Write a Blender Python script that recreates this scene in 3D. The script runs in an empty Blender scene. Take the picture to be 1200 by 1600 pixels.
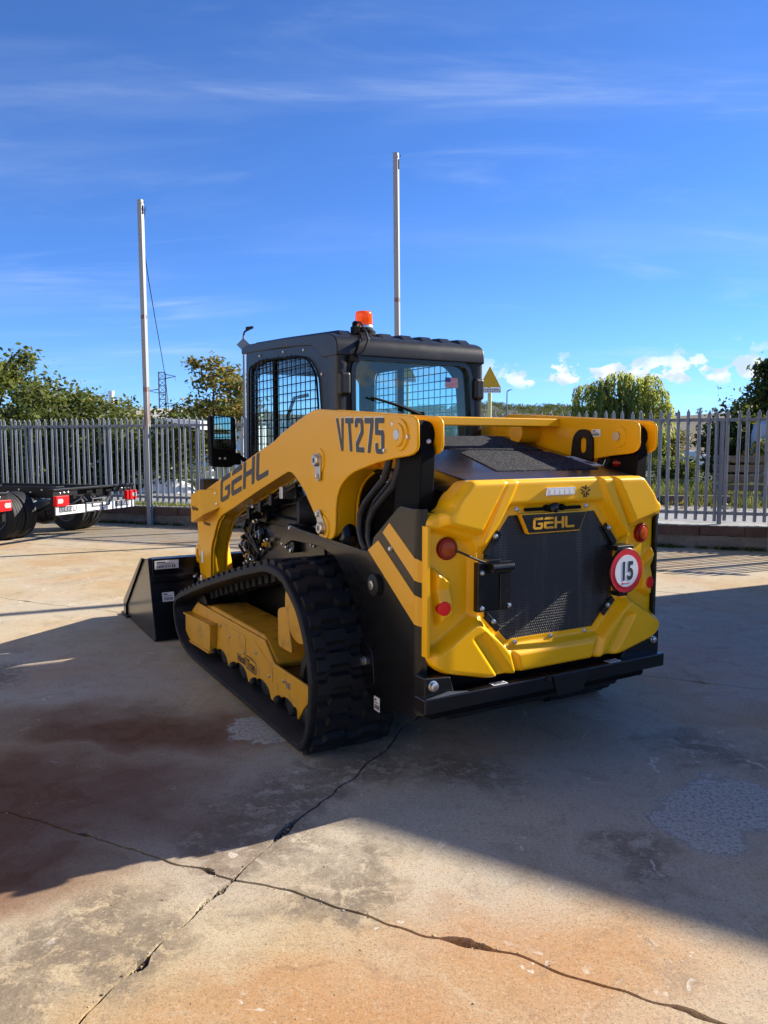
import bpy, bmesh, math, random
import numpy as np
from mathutils import Vector, Matrix, Euler
from mathutils.geometry import delaunay_2d_cdt
R = math.radians
random.seed(7); RNG = np.random.default_rng(11)
S = bpy.context.scene; COL = S.collection

# ---------------------------------------------------------------- camera, sky, sun, exposure
cam = bpy.data.cameras.new("camera"); camo = bpy.data.objects.new("camera", cam); COL.objects.link(camo)
cam.sensor_fit = 'VERTICAL'; cam.sensor_height = 36; cam.lens = 26.78
cam.clip_start = .05; cam.clip_end = 6000
camo.location = (0, 0, 1.42); camo.rotation_euler = (R(90-5.1), 0, 0)
S.camera = camo
SUN_AZ, SUN_EL = 24.4, 28.0            # azimuth counted from +X towards +Y
sl = bpy.data.lights.new("sun", 'SUN'); sl.energy = 5.0; sl.angle = R(.53); sl.color = (1, .93, .82)
so = bpy.data.objects.new("sun", sl); COL.objects.link(so)
sd = Vector((math.cos(R(SUN_EL))*math.cos(R(SUN_AZ)), math.cos(R(SUN_EL))*math.sin(R(SUN_AZ)), math.sin(R(SUN_EL))))
so.rotation_euler = sd.to_track_quat('Z', 'Y').to_euler()
so.location = sd*30
S.view_settings.view_transform = 'Standard'; S.view_settings.look = 'None'
S.view_settings.exposure = 1.15; S.view_settings.gamma = 1

class NT:
    """small helper round a node tree"""
    def __init__(s, nt): s.nt = nt; s.nt.nodes.clear()
    def n(s, t, ins=None, out=0, **props):
        nd = s.nt.nodes.new(t)
        for k, v in props.items(): setattr(nd, k, v)
        for k, v in (ins or {}).items():
            so_ = nd.inputs[k]
            if isinstance(v, bpy.types.NodeSocket): s.nt.links.new(v, so_)
            elif v is not None:
                if hasattr(so_, 'default_value'):
                    try: so_.default_value = v
                    except Exception: so_.default_value = (*v, 1)
        return nd.outputs[out] if len(nd.outputs) > out else None
    def math(s, op, a, b=0, c=0, clamp=False): return s.n('ShaderNodeMath', {0: a, 1: b, 2: c}, operation=op, use_clamp=clamp)
    def vmath(s, op, a, b=(0, 0, 0), out=0): return s.n('ShaderNodeVectorMath', {0: a, 1: b}, out=out, operation=op)
    def mix(s, f, a, b, mode='MIX'):
        nd = s.nt.nodes.new('ShaderNodeMix'); nd.data_type = 'RGBA'; nd.blend_type = mode; nd.clamp_factor = True
        for i, v in ((0, f), (6, a), (7, b)):
            if isinstance(v, bpy.types.NodeSocket): s.nt.links.new(v, nd.inputs[i])
            else: nd.inputs[i].default_value = v if i == 0 else (*v[:3], 1)
        return nd.outputs[2]
    def noise(s, vec, scale, detail=4, rough=.55, dist=0, out=0):
        return s.n('ShaderNodeTexNoise', {'Vector': vec, 'Scale': scale, 'Detail': detail, 'Roughness': rough, 'Distortion': dist}, out=out)
    def ramp(s, v, lo, hi, a=0., b=1., smooth=True):
        return s.n('ShaderNodeMapRange', {0: v, 1: lo, 2: hi, 3: a, 4: b}, clamp=True, interpolation_type='SMOOTHSTEP' if smooth else 'LINEAR')

world = bpy.data.worlds.new("World"); S.world = world; world.use_nodes = True
w = NT(world.node_tree)
sky = w.n('ShaderNodeTexSky', sky_type='NISHITA', sun_disc=False, sun_elevation=R(SUN_EL), sun_rotation=R(90-SUN_AZ),
          altitude=100, air_density=0.7, dust_density=0, ozone_density=8)
sky = w.mix(1.0, sky, (1.24, 1.46, 1.74), 'MULTIPLY')
dirv = w.n('ShaderNodeTexCoord', out=0)
sep = w.nt.nodes.new('ShaderNodeSeparateXYZ'); w.nt.links.new(dirv, sep.inputs[0])
dz = sep.outputs[2]
den = w.math('MAXIMUM', w.math('ADD', dz, .12), .05)
pl = w.vmath('DIVIDE', dirv, w.n('ShaderNodeCombineXYZ', {0: den, 1: den, 2: den}))
plm = w.n('ShaderNodeMapping', {'Vector': pl, 'Rotation': (0, 0, R(10)), 'Location': (0.5, 4.2, 0), 'Scale': (.6, 2.0, 0)})
n1 = w.noise(plm, 1.25, 9, .6, .7)
n2 = w.noise(pl, .75, 3, .5)
wisp = w.math('MULTIPLY', w.ramp(n1, .50, .80), w.ramp(n2, .42, .66))
veil = w.math('MULTIPLY', w.ramp(w.noise(plm, .5, 6, .6, .4), .46, .82), .22)
wisp = w.math('ADD', w.math('MULTIPLY', wisp, .34), veil)
# small cumulus low over the hills
cm = w.n('ShaderNodeMapping', {'Vector': dirv, 'Location': (1.3, .4, 0), 'Scale': (1, 1, 1.5)})
nc = w.noise(cm, 27, 7, .55, .1)
band = w.math('MULTIPLY', w.ramp(dz, .066, .080), w.ramp(dz, .130, .088))
side = w.ramp(sep.outputs[0], .08, .20)
cum = w.ramp(w.math('ADD', nc, w.math('MULTIPLY', w.math('MULTIPLY', band, side), .15)), .595, .66)
cum = w.math('MULTIPLY', w.math('MULTIPLY', cum, band), side)
haze_f = w.ramp(dz, .2, .0, 0, .2)
c1 = w.mix(haze_f, sky, (3.3, 5.8, 8.2))
c1 = w.mix(wisp, c1, (6.2, 7.2, 8.8))
shade = w.mix(w.ramp(w.noise(cm, 30, 3, .5), .4, .62), (5.4, 6.4, 7.8), (8.6, 8.8, 9.0))
c1 = w.mix(w.math('MULTIPLY', cum, .92), c1, shade)
bg = w.n('ShaderNodeBackground', {'Color': c1, 'Strength': .058})
w.n('ShaderNodeOutputWorld', {'Surface': bg})

# ---------------------------------------------------------------- helpers
class MB:
    """collects faces and links them as ONE mesh object"""
    def __init__(s): s.v = []; s.f = []; s.m = []; s.mi = 0
    def add(s, vs, fs):
        b = len(s.v); s.v += [tuple(v) for v in vs]
        for f in fs: s.f.append([b+i for i in f]); s.m.append(s.mi)
        return s
    def box(s, c, d, rot=None):
        hx, hy, hz = d[0]/2, d[1]/2, d[2]/2
        vs = [Vector((x, y, z)) for x in (-hx, hx) for y in (-hy, hy) for z in (-hz, hz)]
        M = Euler(rot).to_matrix() if rot else Matrix.Identity(3)
        return s.add([M@v+Vector(c) for v in vs], [(0, 1, 3, 2), (4, 6, 7, 5), (0, 4, 5, 1), (2, 3, 7, 6), (0, 2, 6, 4), (1, 5, 7, 3)])
    def box2(s, a, b): return s.box([(a[i]+b[i])/2 for i in range(3)], [abs(b[i]-a[i]) for i in range(3)])
    def prism(s, poly, ax, a, b, ends=True):
        """poly in the two other axes (order x,y,z without ax), between ax=a and ax=b"""
        n = len(poly); ar = sum(poly[i][0]*poly[(i+1) % n][1]-poly[(i+1) % n][0]*poly[i][1] for i in range(n))
        if ar < 0: poly = poly[::-1]
        if a > b: a, b = b, a
        def mk(p, t): return {'x': (t, p[0], p[1]), 'y': (p[0], t, p[1]), 'z': (p[0], p[1], t)}[ax]
        vs = [mk(p, a) for p in poly]+[mk(p, b) for p in poly]
        flip = ax == 'y'
        fs = [tuple(range(n))[::-1], tuple(range(n, 2*n))]+[(i, (i+1) % n, n+(i+1) % n, n+i) for i in range(n)]
        if not ends: fs = fs[2:]
        return s.add(vs, [f[::-1] for f in fs] if flip else fs)
    def tube(s, path, r, n=8, cap=True):
        P = [Vector(p) for p in path]; up = None; rings = []
        for i, p in enumerate(P):
            t = (P[min(i+1, len(P)-1)]-P[max(i-1, 0)]).normalized()
            if up is None: up = t.orthogonal().normalized()
            up = (up-t*up.dot(t)).normalized(); sd_ = t.cross(up)
            rr = r[i] if isinstance(r, (list, tuple)) else r
            rings.append([p+(up*math.cos(2*math.pi*k/n)+sd_*math.sin(2*math.pi*k/n))*rr for k in range(n)])
        vs = [v for rg in rings for v in rg]; L = len(rings)
        fs = [(i*n+k, i*n+(k+1) % n, (i+1)*n+(k+1) % n, (i+1)*n+k) for i in range(L-1) for k in range(n)]
        if cap: fs += [tuple(range(n))[::-1], tuple((L-1)*n+k for k in range(n))]
        return s.add(vs, fs)
    def cyl(s, a, b, r, n=20): return s.tube([a, b], r, n)
    def lathe(s, prof, o, axis, n=28):
        """prof: (radius, distance along axis)"""
        a = Vector(axis).normalized(); u = a.orthogonal().normalized(); v = a.cross(u); o = Vector(o)
        vs = [o+a*h+(u*math.cos(2*math.pi*k/n)+v*math.sin(2*math.pi*k/n))*r for r, h in prof for k in range(n)]
        L = len(prof)
        fs = [(i*n+k, i*n+(k+1) % n, (i+1)*n+(k+1) % n, (i+1)*n+k) for i in range(L-1) for k in range(n)]
        fs += [tuple(range(n))[::-1], tuple((L-1)*n+k for k in range(n))]
        return s.add(vs, fs)
    def mesh(s, name, mats, smooth=35):
        me = bpy.data.meshes.new(name); me.from_pydata(s.v, [], s.f)
        for m in (mats if isinstance(mats, (list, tuple)) else [mats]): me.materials.append(m)
        if any(s.m): me.polygons.foreach_set('material_index', s.m)
        if smooth:
            me.polygons.foreach_set('use_smooth', [True]*len(me.polygons)); me.set_sharp_from_angle(angle=R(smooth))
        me.update(); return me
    def build(s, name, mats, parent=None, bevel=0, smooth=35, seg=2, **tags):
        me = s.mesh(name, mats, None if bevel else smooth)
        o = link(name, me, parent, **tags)
        if bevel:
            me.polygons.foreach_set('use_smooth', [True]*len(me.polygons))
            b = o.modifiers.new('bevel', 'BEVEL'); b.width = bevel; b.segments = seg; b.limit_method = 'ANGLE'
            b.angle_limit = R(32); b.harden_normals = True; b.use_clamp_overlap = True
        return o
def link(name, data, parent=None, loc=None, rot=None, **tags):
    o = bpy.data.objects.new(name, data); COL.objects.link(o)
    if parent: o.parent = parent
    if loc is not None: o.location = loc
    if rot is not None: o.rotation_euler = rot
    for k, v in tags.items(): o[k] = v
    return o
def thing(name, label, cat, loc=(0, 0, 0), rz=0, group=None):
    o = link(name, None, None, loc, (0, 0, rz), label=label, category=cat)
    o.empty_display_size = .2
    if group: o['group'] = group
    return o
def tag(o, label, cat, group=None):
    o['label'] = label; o['category'] = cat
    if group: o['group'] = group
    return o
def npmesh(name, V, F, mats, mi=None, smooth=False):
    """V (n,3), F (m,k) numpy"""
    me = bpy.data.meshes.new(name); k = F.shape[1]
    me.vertices.add(len(V)); me.vertices.foreach_set('co', np.asarray(V, np.float32).ravel())
    me.loops.add(F.size); me.loops.foreach_set('vertex_index', F.astype(np.int32).ravel())
    me.polygons.add(len(F)); me.polygons.foreach_set('loop_start', np.arange(0, F.size, k, dtype=np.int32))
    me.polygons.foreach_set('loop_total', np.full(len(F), k, np.int32))
    for m in (mats if isinstance(mats, (list, tuple)) else [mats]): me.materials.append(m)
    if mi is not None: me.polygons.foreach_set('material_index', np.asarray(mi, np.int32))
    if smooth: me.polygons.foreach_set('use_smooth', np.ones(len(F), bool))
    me.update(calc_edges=True); me.validate(); return me
def textmesh(body, size, depth=.0008, sx=1.0, shear=0.0, align='LEFT', bold=0.0):
    cu = bpy.data.curves.new('txt', 'FONT'); cu.body = body; cu.size = size; cu.extrude = depth; cu.align_x = align
    cu.shear = shear; cu.offset = bold; cu.resolution_u = 3
    o = bpy.data.objects.new('txt', cu); COL.objects.link(o)
    dg = bpy.context.evaluated_depsgraph_get(); me = bpy.data.meshes.new_from_object(o.evaluated_get(dg))
    bpy.data.objects.remove(o); bpy.data.curves.remove(cu)
    for v in me.vertices: v.co.x *= sx
    return me
def lettering(body, size, mat, parent, loc, rot, **k):
    me = textmesh(body, size, **k); me.materials.clear(); me.materials.append(mat); me.name = 'lettering'
    return link('lettering', me, parent, loc, rot)

# ---------------------------------------------------------------- materials
MATS = {}
def pmat(name, col, rough=.5, metal=0, coat=0, spec=.5, dirt=0, dirtcol=(.12, .09, .06), dscale=6, bump=0, bscale=120, var=0, emit=None, aniso=0):
    m = bpy.data.materials.new(name); m.use_nodes = True; t = NT(m.node_tree)
    pos = t.n('ShaderNodeTexCoord', out=3); c = (*col, 1)
    cs = None; rs = rough
    if var:
        cs = t.mix(t.ramp(t.noise(pos, dscale*.7, 5), .3, .7), [x*(1-var) for x in col], [min(1, x*(1+var)) for x in col])
    if dirt:
        f = t.ramp(t.noise(pos, dscale, 8, .65), .48, .82, 0, dirt)
        cs = t.mix(f, cs if cs is not None else col, dirtcol)
        rs = t.math('ADD', t.math('MULTIPLY', f, .35), rough)
    ins = {'Base Color': cs if cs is not None else c, 'Roughness': rs, 'Metallic': metal, 'Coat Weight': coat, 'Coat Roughness': .06, 'Specular IOR Level': spec}
    if bump:
        ins['Normal'] = t.n('ShaderNodeBump', {'Strength': bump, 'Distance': .004, 'Height': t.noise(pos, bscale, 3, .6)})
    if emit: ins['Emission Color'] = (*col, 1); ins['Emission Strength'] = emit
    b = t.n('ShaderNodeBsdfPrincipled', ins)
    t.n('ShaderNodeOutputMaterial', {'Surface': b}); MATS[name] = m; return m
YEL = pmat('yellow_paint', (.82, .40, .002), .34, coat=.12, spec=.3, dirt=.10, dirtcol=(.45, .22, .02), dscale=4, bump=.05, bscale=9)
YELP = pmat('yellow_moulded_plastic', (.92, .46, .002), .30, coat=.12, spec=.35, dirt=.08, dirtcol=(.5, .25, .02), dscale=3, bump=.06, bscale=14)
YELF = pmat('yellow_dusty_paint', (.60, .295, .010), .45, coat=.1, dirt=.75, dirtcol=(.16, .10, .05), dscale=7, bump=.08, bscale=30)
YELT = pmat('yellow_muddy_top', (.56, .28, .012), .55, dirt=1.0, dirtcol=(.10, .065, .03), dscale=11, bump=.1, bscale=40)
ROLM = pmat('worn_roller', (.022, .024, .028), .42, dirt=.4, dirtcol=(.06, .055, .05), dscale=14)
YELD = pmat('yellow_decal', (.76, .365, .005), .35, coat=.3)
BLK = pmat('black_paint', (.005, .005, .006), .25, coat=.15, spec=.4, dirt=.10, dirtcol=(.035, .03, .024), dscale=5)
BLKS = pmat('satin_black_paint', (.006, .006, .0065), .40, spec=.35, dirt=.25, dirtcol=(.03, .026, .02), dscale=5)
BLKM = pmat('matt_black', (.003, .003, .0035), .7, spec=.12)
RUB = pmat('rubber', (.007, .0075, .009), .60, spec=.35, dirt=.7, dirtcol=(.045, .042, .038), dscale=7, bump=.5, bscale=50)
RUBT = pmat('tyre_rubber', (.012, .012, .012), .7, dirt=.4, dirtcol=(.09, .08, .07), dscale=9)
PLAS = pmat('roof_plastic', (.007, .0075, .009), .42, spec=.4, bump=.12, bscale=220, dirt=.35, dirtcol=(.10, .10, .10), dscale=4)
HOSE = pmat('hose_rubber', (.009, .009, .010), .5, bump=.3, bscale=160)
STEEL = pmat('zinc_steel', (.62, .61, .58), .32, metal=1, dirt=.3, dirtcol=(.25, .2, .12), dscale=20)
GALV = pmat('galvanised_steel', (.20, .225, .26), .5, metal=.25, dirt=.4, dirtcol=(.14, .145, .15), dscale=3, var=.12)
PIN = pmat('pin_steel', (.5, .5, .5), .35, metal=1)
WHT = pmat('white_label', (.75, .75, .74), .45)
WHP = pmat('white_paint', (.78, .78, .76), .4, dirt=.15, dirtcol=(.4, .38, .34), dscale=2)
GRYT = pmat('grey_print', (.03, .03, .032), .4)
GRY2 = pmat('pale_outline', (.62, .56, .40), .4)
RED = pmat('red_reflector', (.80, .010, .012), .3, spec=.3)
REDL = pmat('red_lens', (.20, .004, .003), .22, spec=.3)
AMBL = pmat('amber_lens', (.34, .05, .004), .25, spec=.3)
REDP = pmat('red_print', (.66, .015, .025), .4)
NAVY = pmat('navy_print', (.03, .05, .22), .4)
BLUE = pmat('blue_tarp', (.02, .06, .22), .5)
SIGNY = pmat('sign_yellow', (.62, .37, .0), .45)
POSTY = pmat('pale_yellow_post', (.62, .60, .26), .5)
LENSG = pmat('grey_lens', (.42, .38, .36), .25)
CHROME = pmat('chrome_lens', (.75, .76, .78), .12, metal=.7)
RAD = None
def grit():
    m = bpy.data.materials.new('anti_slip_grit'); m.use_nodes = True; t = NT(m.node_tree)
    pos = t.n('ShaderNodeTexCoord', out=3)
    nn = t.noise(pos, 130, 3, .7); v = t.n('ShaderNodeTexVoronoi', {'Vector': pos, 'Scale': 330})
    c = t.mix(t.ramp(nn, .52, .66), (.006, .006, .007), (.16, .16, .165))
    bp = t.n('ShaderNodeBump', {'Strength': .9, 'Distance': .003, 'Height': v})
    b = t.n('ShaderNodeBsdfPrincipled', {'Base Color': c, 'Roughness': .8, 'Specular IOR Level': .2, 'Normal': bp}); t.n('ShaderNodeOutputMaterial', {'Surface': b}); return m
GRIT = grit()
def perforated():
    m = bpy.data.materials.new('perforated_black_sheet'); m.use_nodes = True; t = NT(m.node_tree)
    pos = t.n('ShaderNodeTexCoord', out=3)
    mp = t.n('ShaderNodeMapping', {'Vector': pos, 'Scale': (86, 1, 86)})
    sp = t.nt.nodes.new('ShaderNodeSeparateXYZ'); t.nt.links.new(mp, sp.inputs[0])
    row = t.math('FLOOR', sp.outputs[2]); off = t.math('MULTIPLY', t.math('MODULO', row, 2), .5)
    fx = t.math('SUBTRACT', t.math('FRACT', t.math('ADD', sp.outputs[0], off)), .5); fz = t.math('SUBTRACT', t.math('FRACT', sp.outputs[2]), .5)
    d = t.math('SQRT', t.math('ADD', t.math('MULTIPLY', fx, fx), t.math('MULTIPLY', fz, fz)))
    hole = t.ramp(d, .24, .34)
    c = t.mix(hole, (.001, .001, .001), (.026, .026, .028))
    dust = t.ramp(t.noise(t.n('ShaderNodeMapping', {'Vector': pos, 'Scale': (9, 1, .8)}), 2.2, 5), .46, .74, 0, .65)
    c = t.mix(t.math('MULTIPLY', dust, hole), c, (.11, .105, .095))
    bp = t.n('ShaderNodeBump', {'Strength': .6, 'Distance': .003, 'Height': hole})
    b = t.n('ShaderNodeBsdfPrincipled', {'Base Color': c, 'Roughness': .42, 'Normal': bp}); t.n('ShaderNodeOutputMaterial', {'Surface': b}); return m
RAD = perforated()
def glass(name, tint, gl=1.0):
    m = bpy.data.materials.new(name); m.use_nodes = True; t = NT(m.node_tree)
    fc = t.n('ShaderNodeLayerWeight', {'Blend': .5}, out=1)
    fr = t.math('ADD', .04, t.math('MULTIPLY', t.math('POWER', fc, 5), .9)); fr = t.math('MULTIPLY', fr, gl)
    a = t.n('ShaderNodeBsdfTransparent', {'Color': (*tint, 1)}); g = t.n('ShaderNodeBsdfGlossy', {'Color': (1, 1, 1, 1), 'Roughness': .02})
    mx = t.n('ShaderNodeMixShader', {0: fr, 1: a, 2: g}); t.n('ShaderNodeOutputMaterial', {'Surface': mx}); return m
GLASS = glass('tinted_cab_glass', (.72, .88, .88))
CLEAR = glass('side_glass', (.92, .98, .98))
def mirror():
    m = bpy.data.materials.new('mirror_glass'); m.use_nodes = True; t = NT(m.node_tree)
    b = t.n('ShaderNodeBsdfPrincipled', {'Base Color': (.55, .68, .70, 1), 'Metallic': 1, 'Roughness': .02}); t.n('ShaderNodeOutputMaterial', {'Surface': b}); return m
MIRR = mirror()
def beaconm():
    m = bpy.data.materials.new('orange_beacon_lens'); m.use_nodes = True; t = NT(m.node_tree)
    d = t.n('ShaderNodeBsdfPrincipled', {'Base Color': (1, .20, .006, 1), 'Roughness': .12, 'Coat Weight': .6})
    tr = t.n('ShaderNodeBsdfTranslucent', {'Color': (1, .25, .01, 1)})
    mx = t.n('ShaderNodeMixShader', {0: .5, 1: d, 2: tr}); t.n('ShaderNodeOutputMaterial', {'Surface': mx}); return m
BEAC = beaconm()

# ---- concrete of the yard: colour and wear laid down in world metres
def concrete_mat():
    m = bpy.data.materials.new('yard_concrete'); m.use_nodes = True; t = NT(m.node_tree)
    pos = t.n('ShaderNodeNewGeometry', out=0)
    warp = t.n('ShaderNodeVectorMath', {0: t.noise(pos, 1.3, 5, .6, out=1), 1: (.5, .5, .5)}, operation='SUBTRACT')
    warp2 = t.n('ShaderNodeVectorMath', {0: t.noise(pos, 7, 6, .65, out=1), 1: (.5, .5, .5)}, operation='SUBTRACT')
    P1 = t.vmath('ADD', pos, t.vmath('MULTIPLY', warp, (1.1, 1.1, 0)))
    P2 = t.vmath('ADD', P1, t.vmath('MULTIPLY', warp2, (.42, .42, 0)))
    def blob(x, y, r0, r1, P=P2, sx=1., sy=1., rz=0.):
        q = t.n('ShaderNodeMapping', {'Vector': t.vmath('SUBTRACT', P, (x, y, 0)), 'Rotation': (0, 0, rz)})
        q = t.vmath('MULTIPLY', q, (1/sx, 1/sy, 0)); d = t.n('ShaderNodeVectorMath', {0: q}, out=1, operation='LENGTH')
        return t.ramp(d, r1, r0)
    big = t.noise(pos, .55, 6, .6, .3); mid = t.noise(P1, 2.6, 8, .65); fine = t.noise(pos, 38, 8, .72)
    c = t.mix(t.ramp(mid, .32, .68), (.39, .285, .155), (.50, .38, .22))
    c = t.mix(t.ramp(big, .40, .62, 0, .75), c, (.48, .425, .33))
    # shade tone put into the colour: greyer concrete where the yard lies shadowed
    gy = t.math('MAXIMUM', t.math('MAXIMUM', blob(.9, 3.3, .5, 1.6, P1), blob(-.75, 3.0, .3, 1.1, P1, 1.2, .8)), t.math('MAXIMUM', blob(3.2, 5.2, .8, 2.6, P1), blob(-2.2, 4.4, .3, 1.2, P1, 1.3, .7)))
    c = t.mix(t.math('MULTIPLY', gy, .78), c, (.42, .38, .32))
    # rust washes
    rust = t.math('MULTIPLY', t.ramp(t.noise(P1, .8, 5, .6), .48, .70), .5)
    for a in ((.05, 1.55, .2, .75, 1.7, .8), (.45, 2.05, .05, .6, 1.6, .8), (-1.45, 2.2, .05, .45, .9, 1), (-.2, 1.4, .05, .45, 1.5, .8)):
        rust = t.math('MAXIMUM', rust, t.math('MULTIPLY', blob(a[0], a[1], a[2], a[3], P1, a[4], a[5]), .85))
    c = t.mix(t.math('MULTIPLY', rust, t.ramp(fine, .2, .75, .45, 1)), c, (.42, .165, .035))
    # red-brown soaked area and dark old stains
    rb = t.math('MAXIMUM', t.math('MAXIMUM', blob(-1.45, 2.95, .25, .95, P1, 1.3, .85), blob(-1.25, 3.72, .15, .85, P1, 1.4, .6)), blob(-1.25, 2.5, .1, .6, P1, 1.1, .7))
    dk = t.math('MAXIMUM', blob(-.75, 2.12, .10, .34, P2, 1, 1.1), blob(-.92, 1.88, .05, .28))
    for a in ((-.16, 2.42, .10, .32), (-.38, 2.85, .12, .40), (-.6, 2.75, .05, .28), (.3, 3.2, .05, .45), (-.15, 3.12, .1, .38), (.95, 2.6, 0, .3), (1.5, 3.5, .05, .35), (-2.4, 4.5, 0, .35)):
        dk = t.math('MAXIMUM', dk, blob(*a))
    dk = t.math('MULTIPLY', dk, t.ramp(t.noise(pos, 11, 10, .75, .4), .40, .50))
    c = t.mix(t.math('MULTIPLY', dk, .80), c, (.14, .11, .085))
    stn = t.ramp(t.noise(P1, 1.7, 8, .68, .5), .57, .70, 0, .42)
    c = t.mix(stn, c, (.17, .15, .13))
    # pale lichen and lime flecks
    vo = t.n('ShaderNodeTexVoronoi', {'Vector': P1, 'Scale': 13, 'Randomness': 1}, feature='F1')
    fl = t.math('MULTIPLY', t.ramp(vo, .20, .15), t.ramp(t.noise(pos, 2.2, 3), .50, .62))
    c = t.mix(t.math('MULTIPLY', fl, .85), c, (.66, .61, .52))
    # tyre scuffs, long and thin
    sc = t.n('ShaderNodeMapping', {'Vector': P1, 'Rotation': (0, 0, R(-14)), 'Scale': (.35, 5.5, 1)})
    c = t.mix(t.ramp(t.noise(sc, 2.2, 7, .7), .60, .76, 0, .38), c, (.20, .17, .145))
    # fine sand grain and pits
    c = t.mix(t.ramp(fine, .35, .7, 0, .5), c, t.mix(.5, c, (.52, .41, .26)))
    mot = t.noise(P1, 8.5, 9, .72); c = t.mix(t.ramp(mot, .50, .66, 0, .42), c, t.mix(.62, c, (.12, .095, .07))); c = t.mix(t.ramp(mot, .46, .34, 0, .35), c, (.50, .42, .29))
    grain = t.noise(pos, 150, 3, .7); c = t.mix(t.ramp(grain, .50, .70, 0, .75), c, (.17, .125, .075))
    sp2 = t.noise(pos, 72, 3, .75); c = t.mix(t.ramp(sp2, .54, .66, 0, .55), c, t.mix(.6, c, (.10, .075, .05))); c = t.mix(t.ramp(sp2, .42, .32, 0, .5), c, (.56, .48, .36))
    pv = t.n('ShaderNodeTexVoronoi', {'Vector': pos, 'Scale': 17, 'Randomness': 1}); pit = t.math('MULTIPLY', t.ramp(pv, .055, .03), t.ramp(t.noise(pos, 5, 2), .45, .6))
    c = t.mix(t.math('MULTIPLY', pit, .85), c, (.06, .05, .04))
    c = t.mix(t.math('MULTIPLY', rb, t.ramp(mot, .25, .65, .97, .78)), c, (.135, .050, .024))
    # spalled patches with bare stones
    sp = t.math('MAXIMUM', blob(1.42, 2.86, .30, .36, P2, 1, .85), blob(-.62, 3.66, .14, .18, P2, 1.4, 1))
    st = t.n('ShaderNodeTexVoronoi', {'Vector': pos, 'Scale': 105, 'Randomness': 1}, out=1); stc = t.n('ShaderNodeTexVoronoi', {'Vector': pos, 'Scale': 105, 'Randomness': 1})
    stone = t.mix(.88, t.n('ShaderNodeHueSaturation', {'Saturation': .10, 'Value': .8, 'Color': st}), (.40, .38, .35))
    pn = t.noise(pos, 62, 6, .85, .2); stone = t.mix(t.ramp(pn, .47, .62), (.70, .68, .62), (.24, .22, .19))
    c = t.mix(t.math('MULTIPLY', sp, .92), c, stone)
    rim = t.math('MULTIPLY', t.math('MULTIPLY', sp, t.math('SUBTRACT', 1, sp)), 3.2, clamp=True)
    c = t.mix(t.math('MULTIPLY', rim, .22), c, (.12, .11, .09))
    h = t.math('ADD', t.math('MULTIPLY', fine, .45), t.math('MULTIPLY', t.noise(pos, 130, 4, .7), .4))
    h = t.math('SUBTRACT', h, t.math('MULTIPLY', pit, .9)); h = t.math('SUBTRACT', h, t.math('MULTIPLY', sp, 1.6))
    h = t.math('ADD', h, t.math('MULTIPLY', t.math('MULTIPLY', sp, t.ramp(pn, .62, .38)), 2.4))
    bp = t.n('ShaderNodeBump', {'Strength': .75, 'Distance': .0035, 'Height': h})
    rg = t.ramp(mid, .3, .7, .78, .95)
    b = t.n('ShaderNodeBsdfPrincipled', {'Base Color': c, 'Roughness': rg, 'Normal': bp, 'Specular IOR Level': .10})
    t.n('ShaderNodeOutputMaterial', {'Surface': b}); return m
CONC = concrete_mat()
def soil(name, a, b_, s1=3., s2=40., bump=.8, rough=.9):
    m = bpy.data.materials.new(name); m.use_nodes = True; t = NT(m.node_tree)
    pos = t.n('ShaderNodeNewGeometry', out=0)
    n1 = t.noise(pos, s1, 8, .65, .4); n2 = t.noise(pos, s2, 5, .7)
    c = t.mix(t.ramp(n1, .35, .65), a, b_); c = t.mix(t.ramp(n2, .35, .75, 0, .5), c, [x*.55 for x in a])
    bp = t.n('ShaderNodeBump', {'Strength': bump, 'Distance': .01, 'Height': n2})
    b = t.n('ShaderNodeBsdfPrincipled', {'Base Color': c, 'Roughness': rough, 'Normal': bp, 'Specular IOR Level': .25})
    t.n('ShaderNodeOutputMaterial', {'Surface': b}); return m
JOINT = soil('joint_dirt', (.035, .028, .02), (.09, .07, .045), 9, 60)
ROADM = soil('pale_asphalt', (.26, .255, .25), (.32, .31, .30), 2, 50, .5)
GRASSM = soil('turf_soil', (.038, .052, .020), (.075, .08, .03), .8, 18)
WALLM = soil('rough_wall_render', (.17, .155, .13), (.25, .225, .19), 2.5, 22, .9)
COPE = soil('brown_coping_block', (.10, .060, .048), (.15, .095, .075), 5, 40, .8)
CAPM = soil('wall_cap_concrete', (.33, .32, .30), (.42, .41, .39), 2, 40, .6)
HILLG = soil('wooded_hillside', (.045, .056, .034), (.085, .08, .055), .02, .12, .2)
HILLB = soil('bare_brown_hillside', (.17, .125, .095), (.13, .11, .07), .012, .1, .2)
WOOD = soil('weathered_board', (.15, .115, .085), (.21, .17, .13), 2.5, 30, .7)
BARK = soil('bark', (.10, .075, .055), (.16, .12, .09), 6, 30, .9)
RUSTP = None
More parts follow.
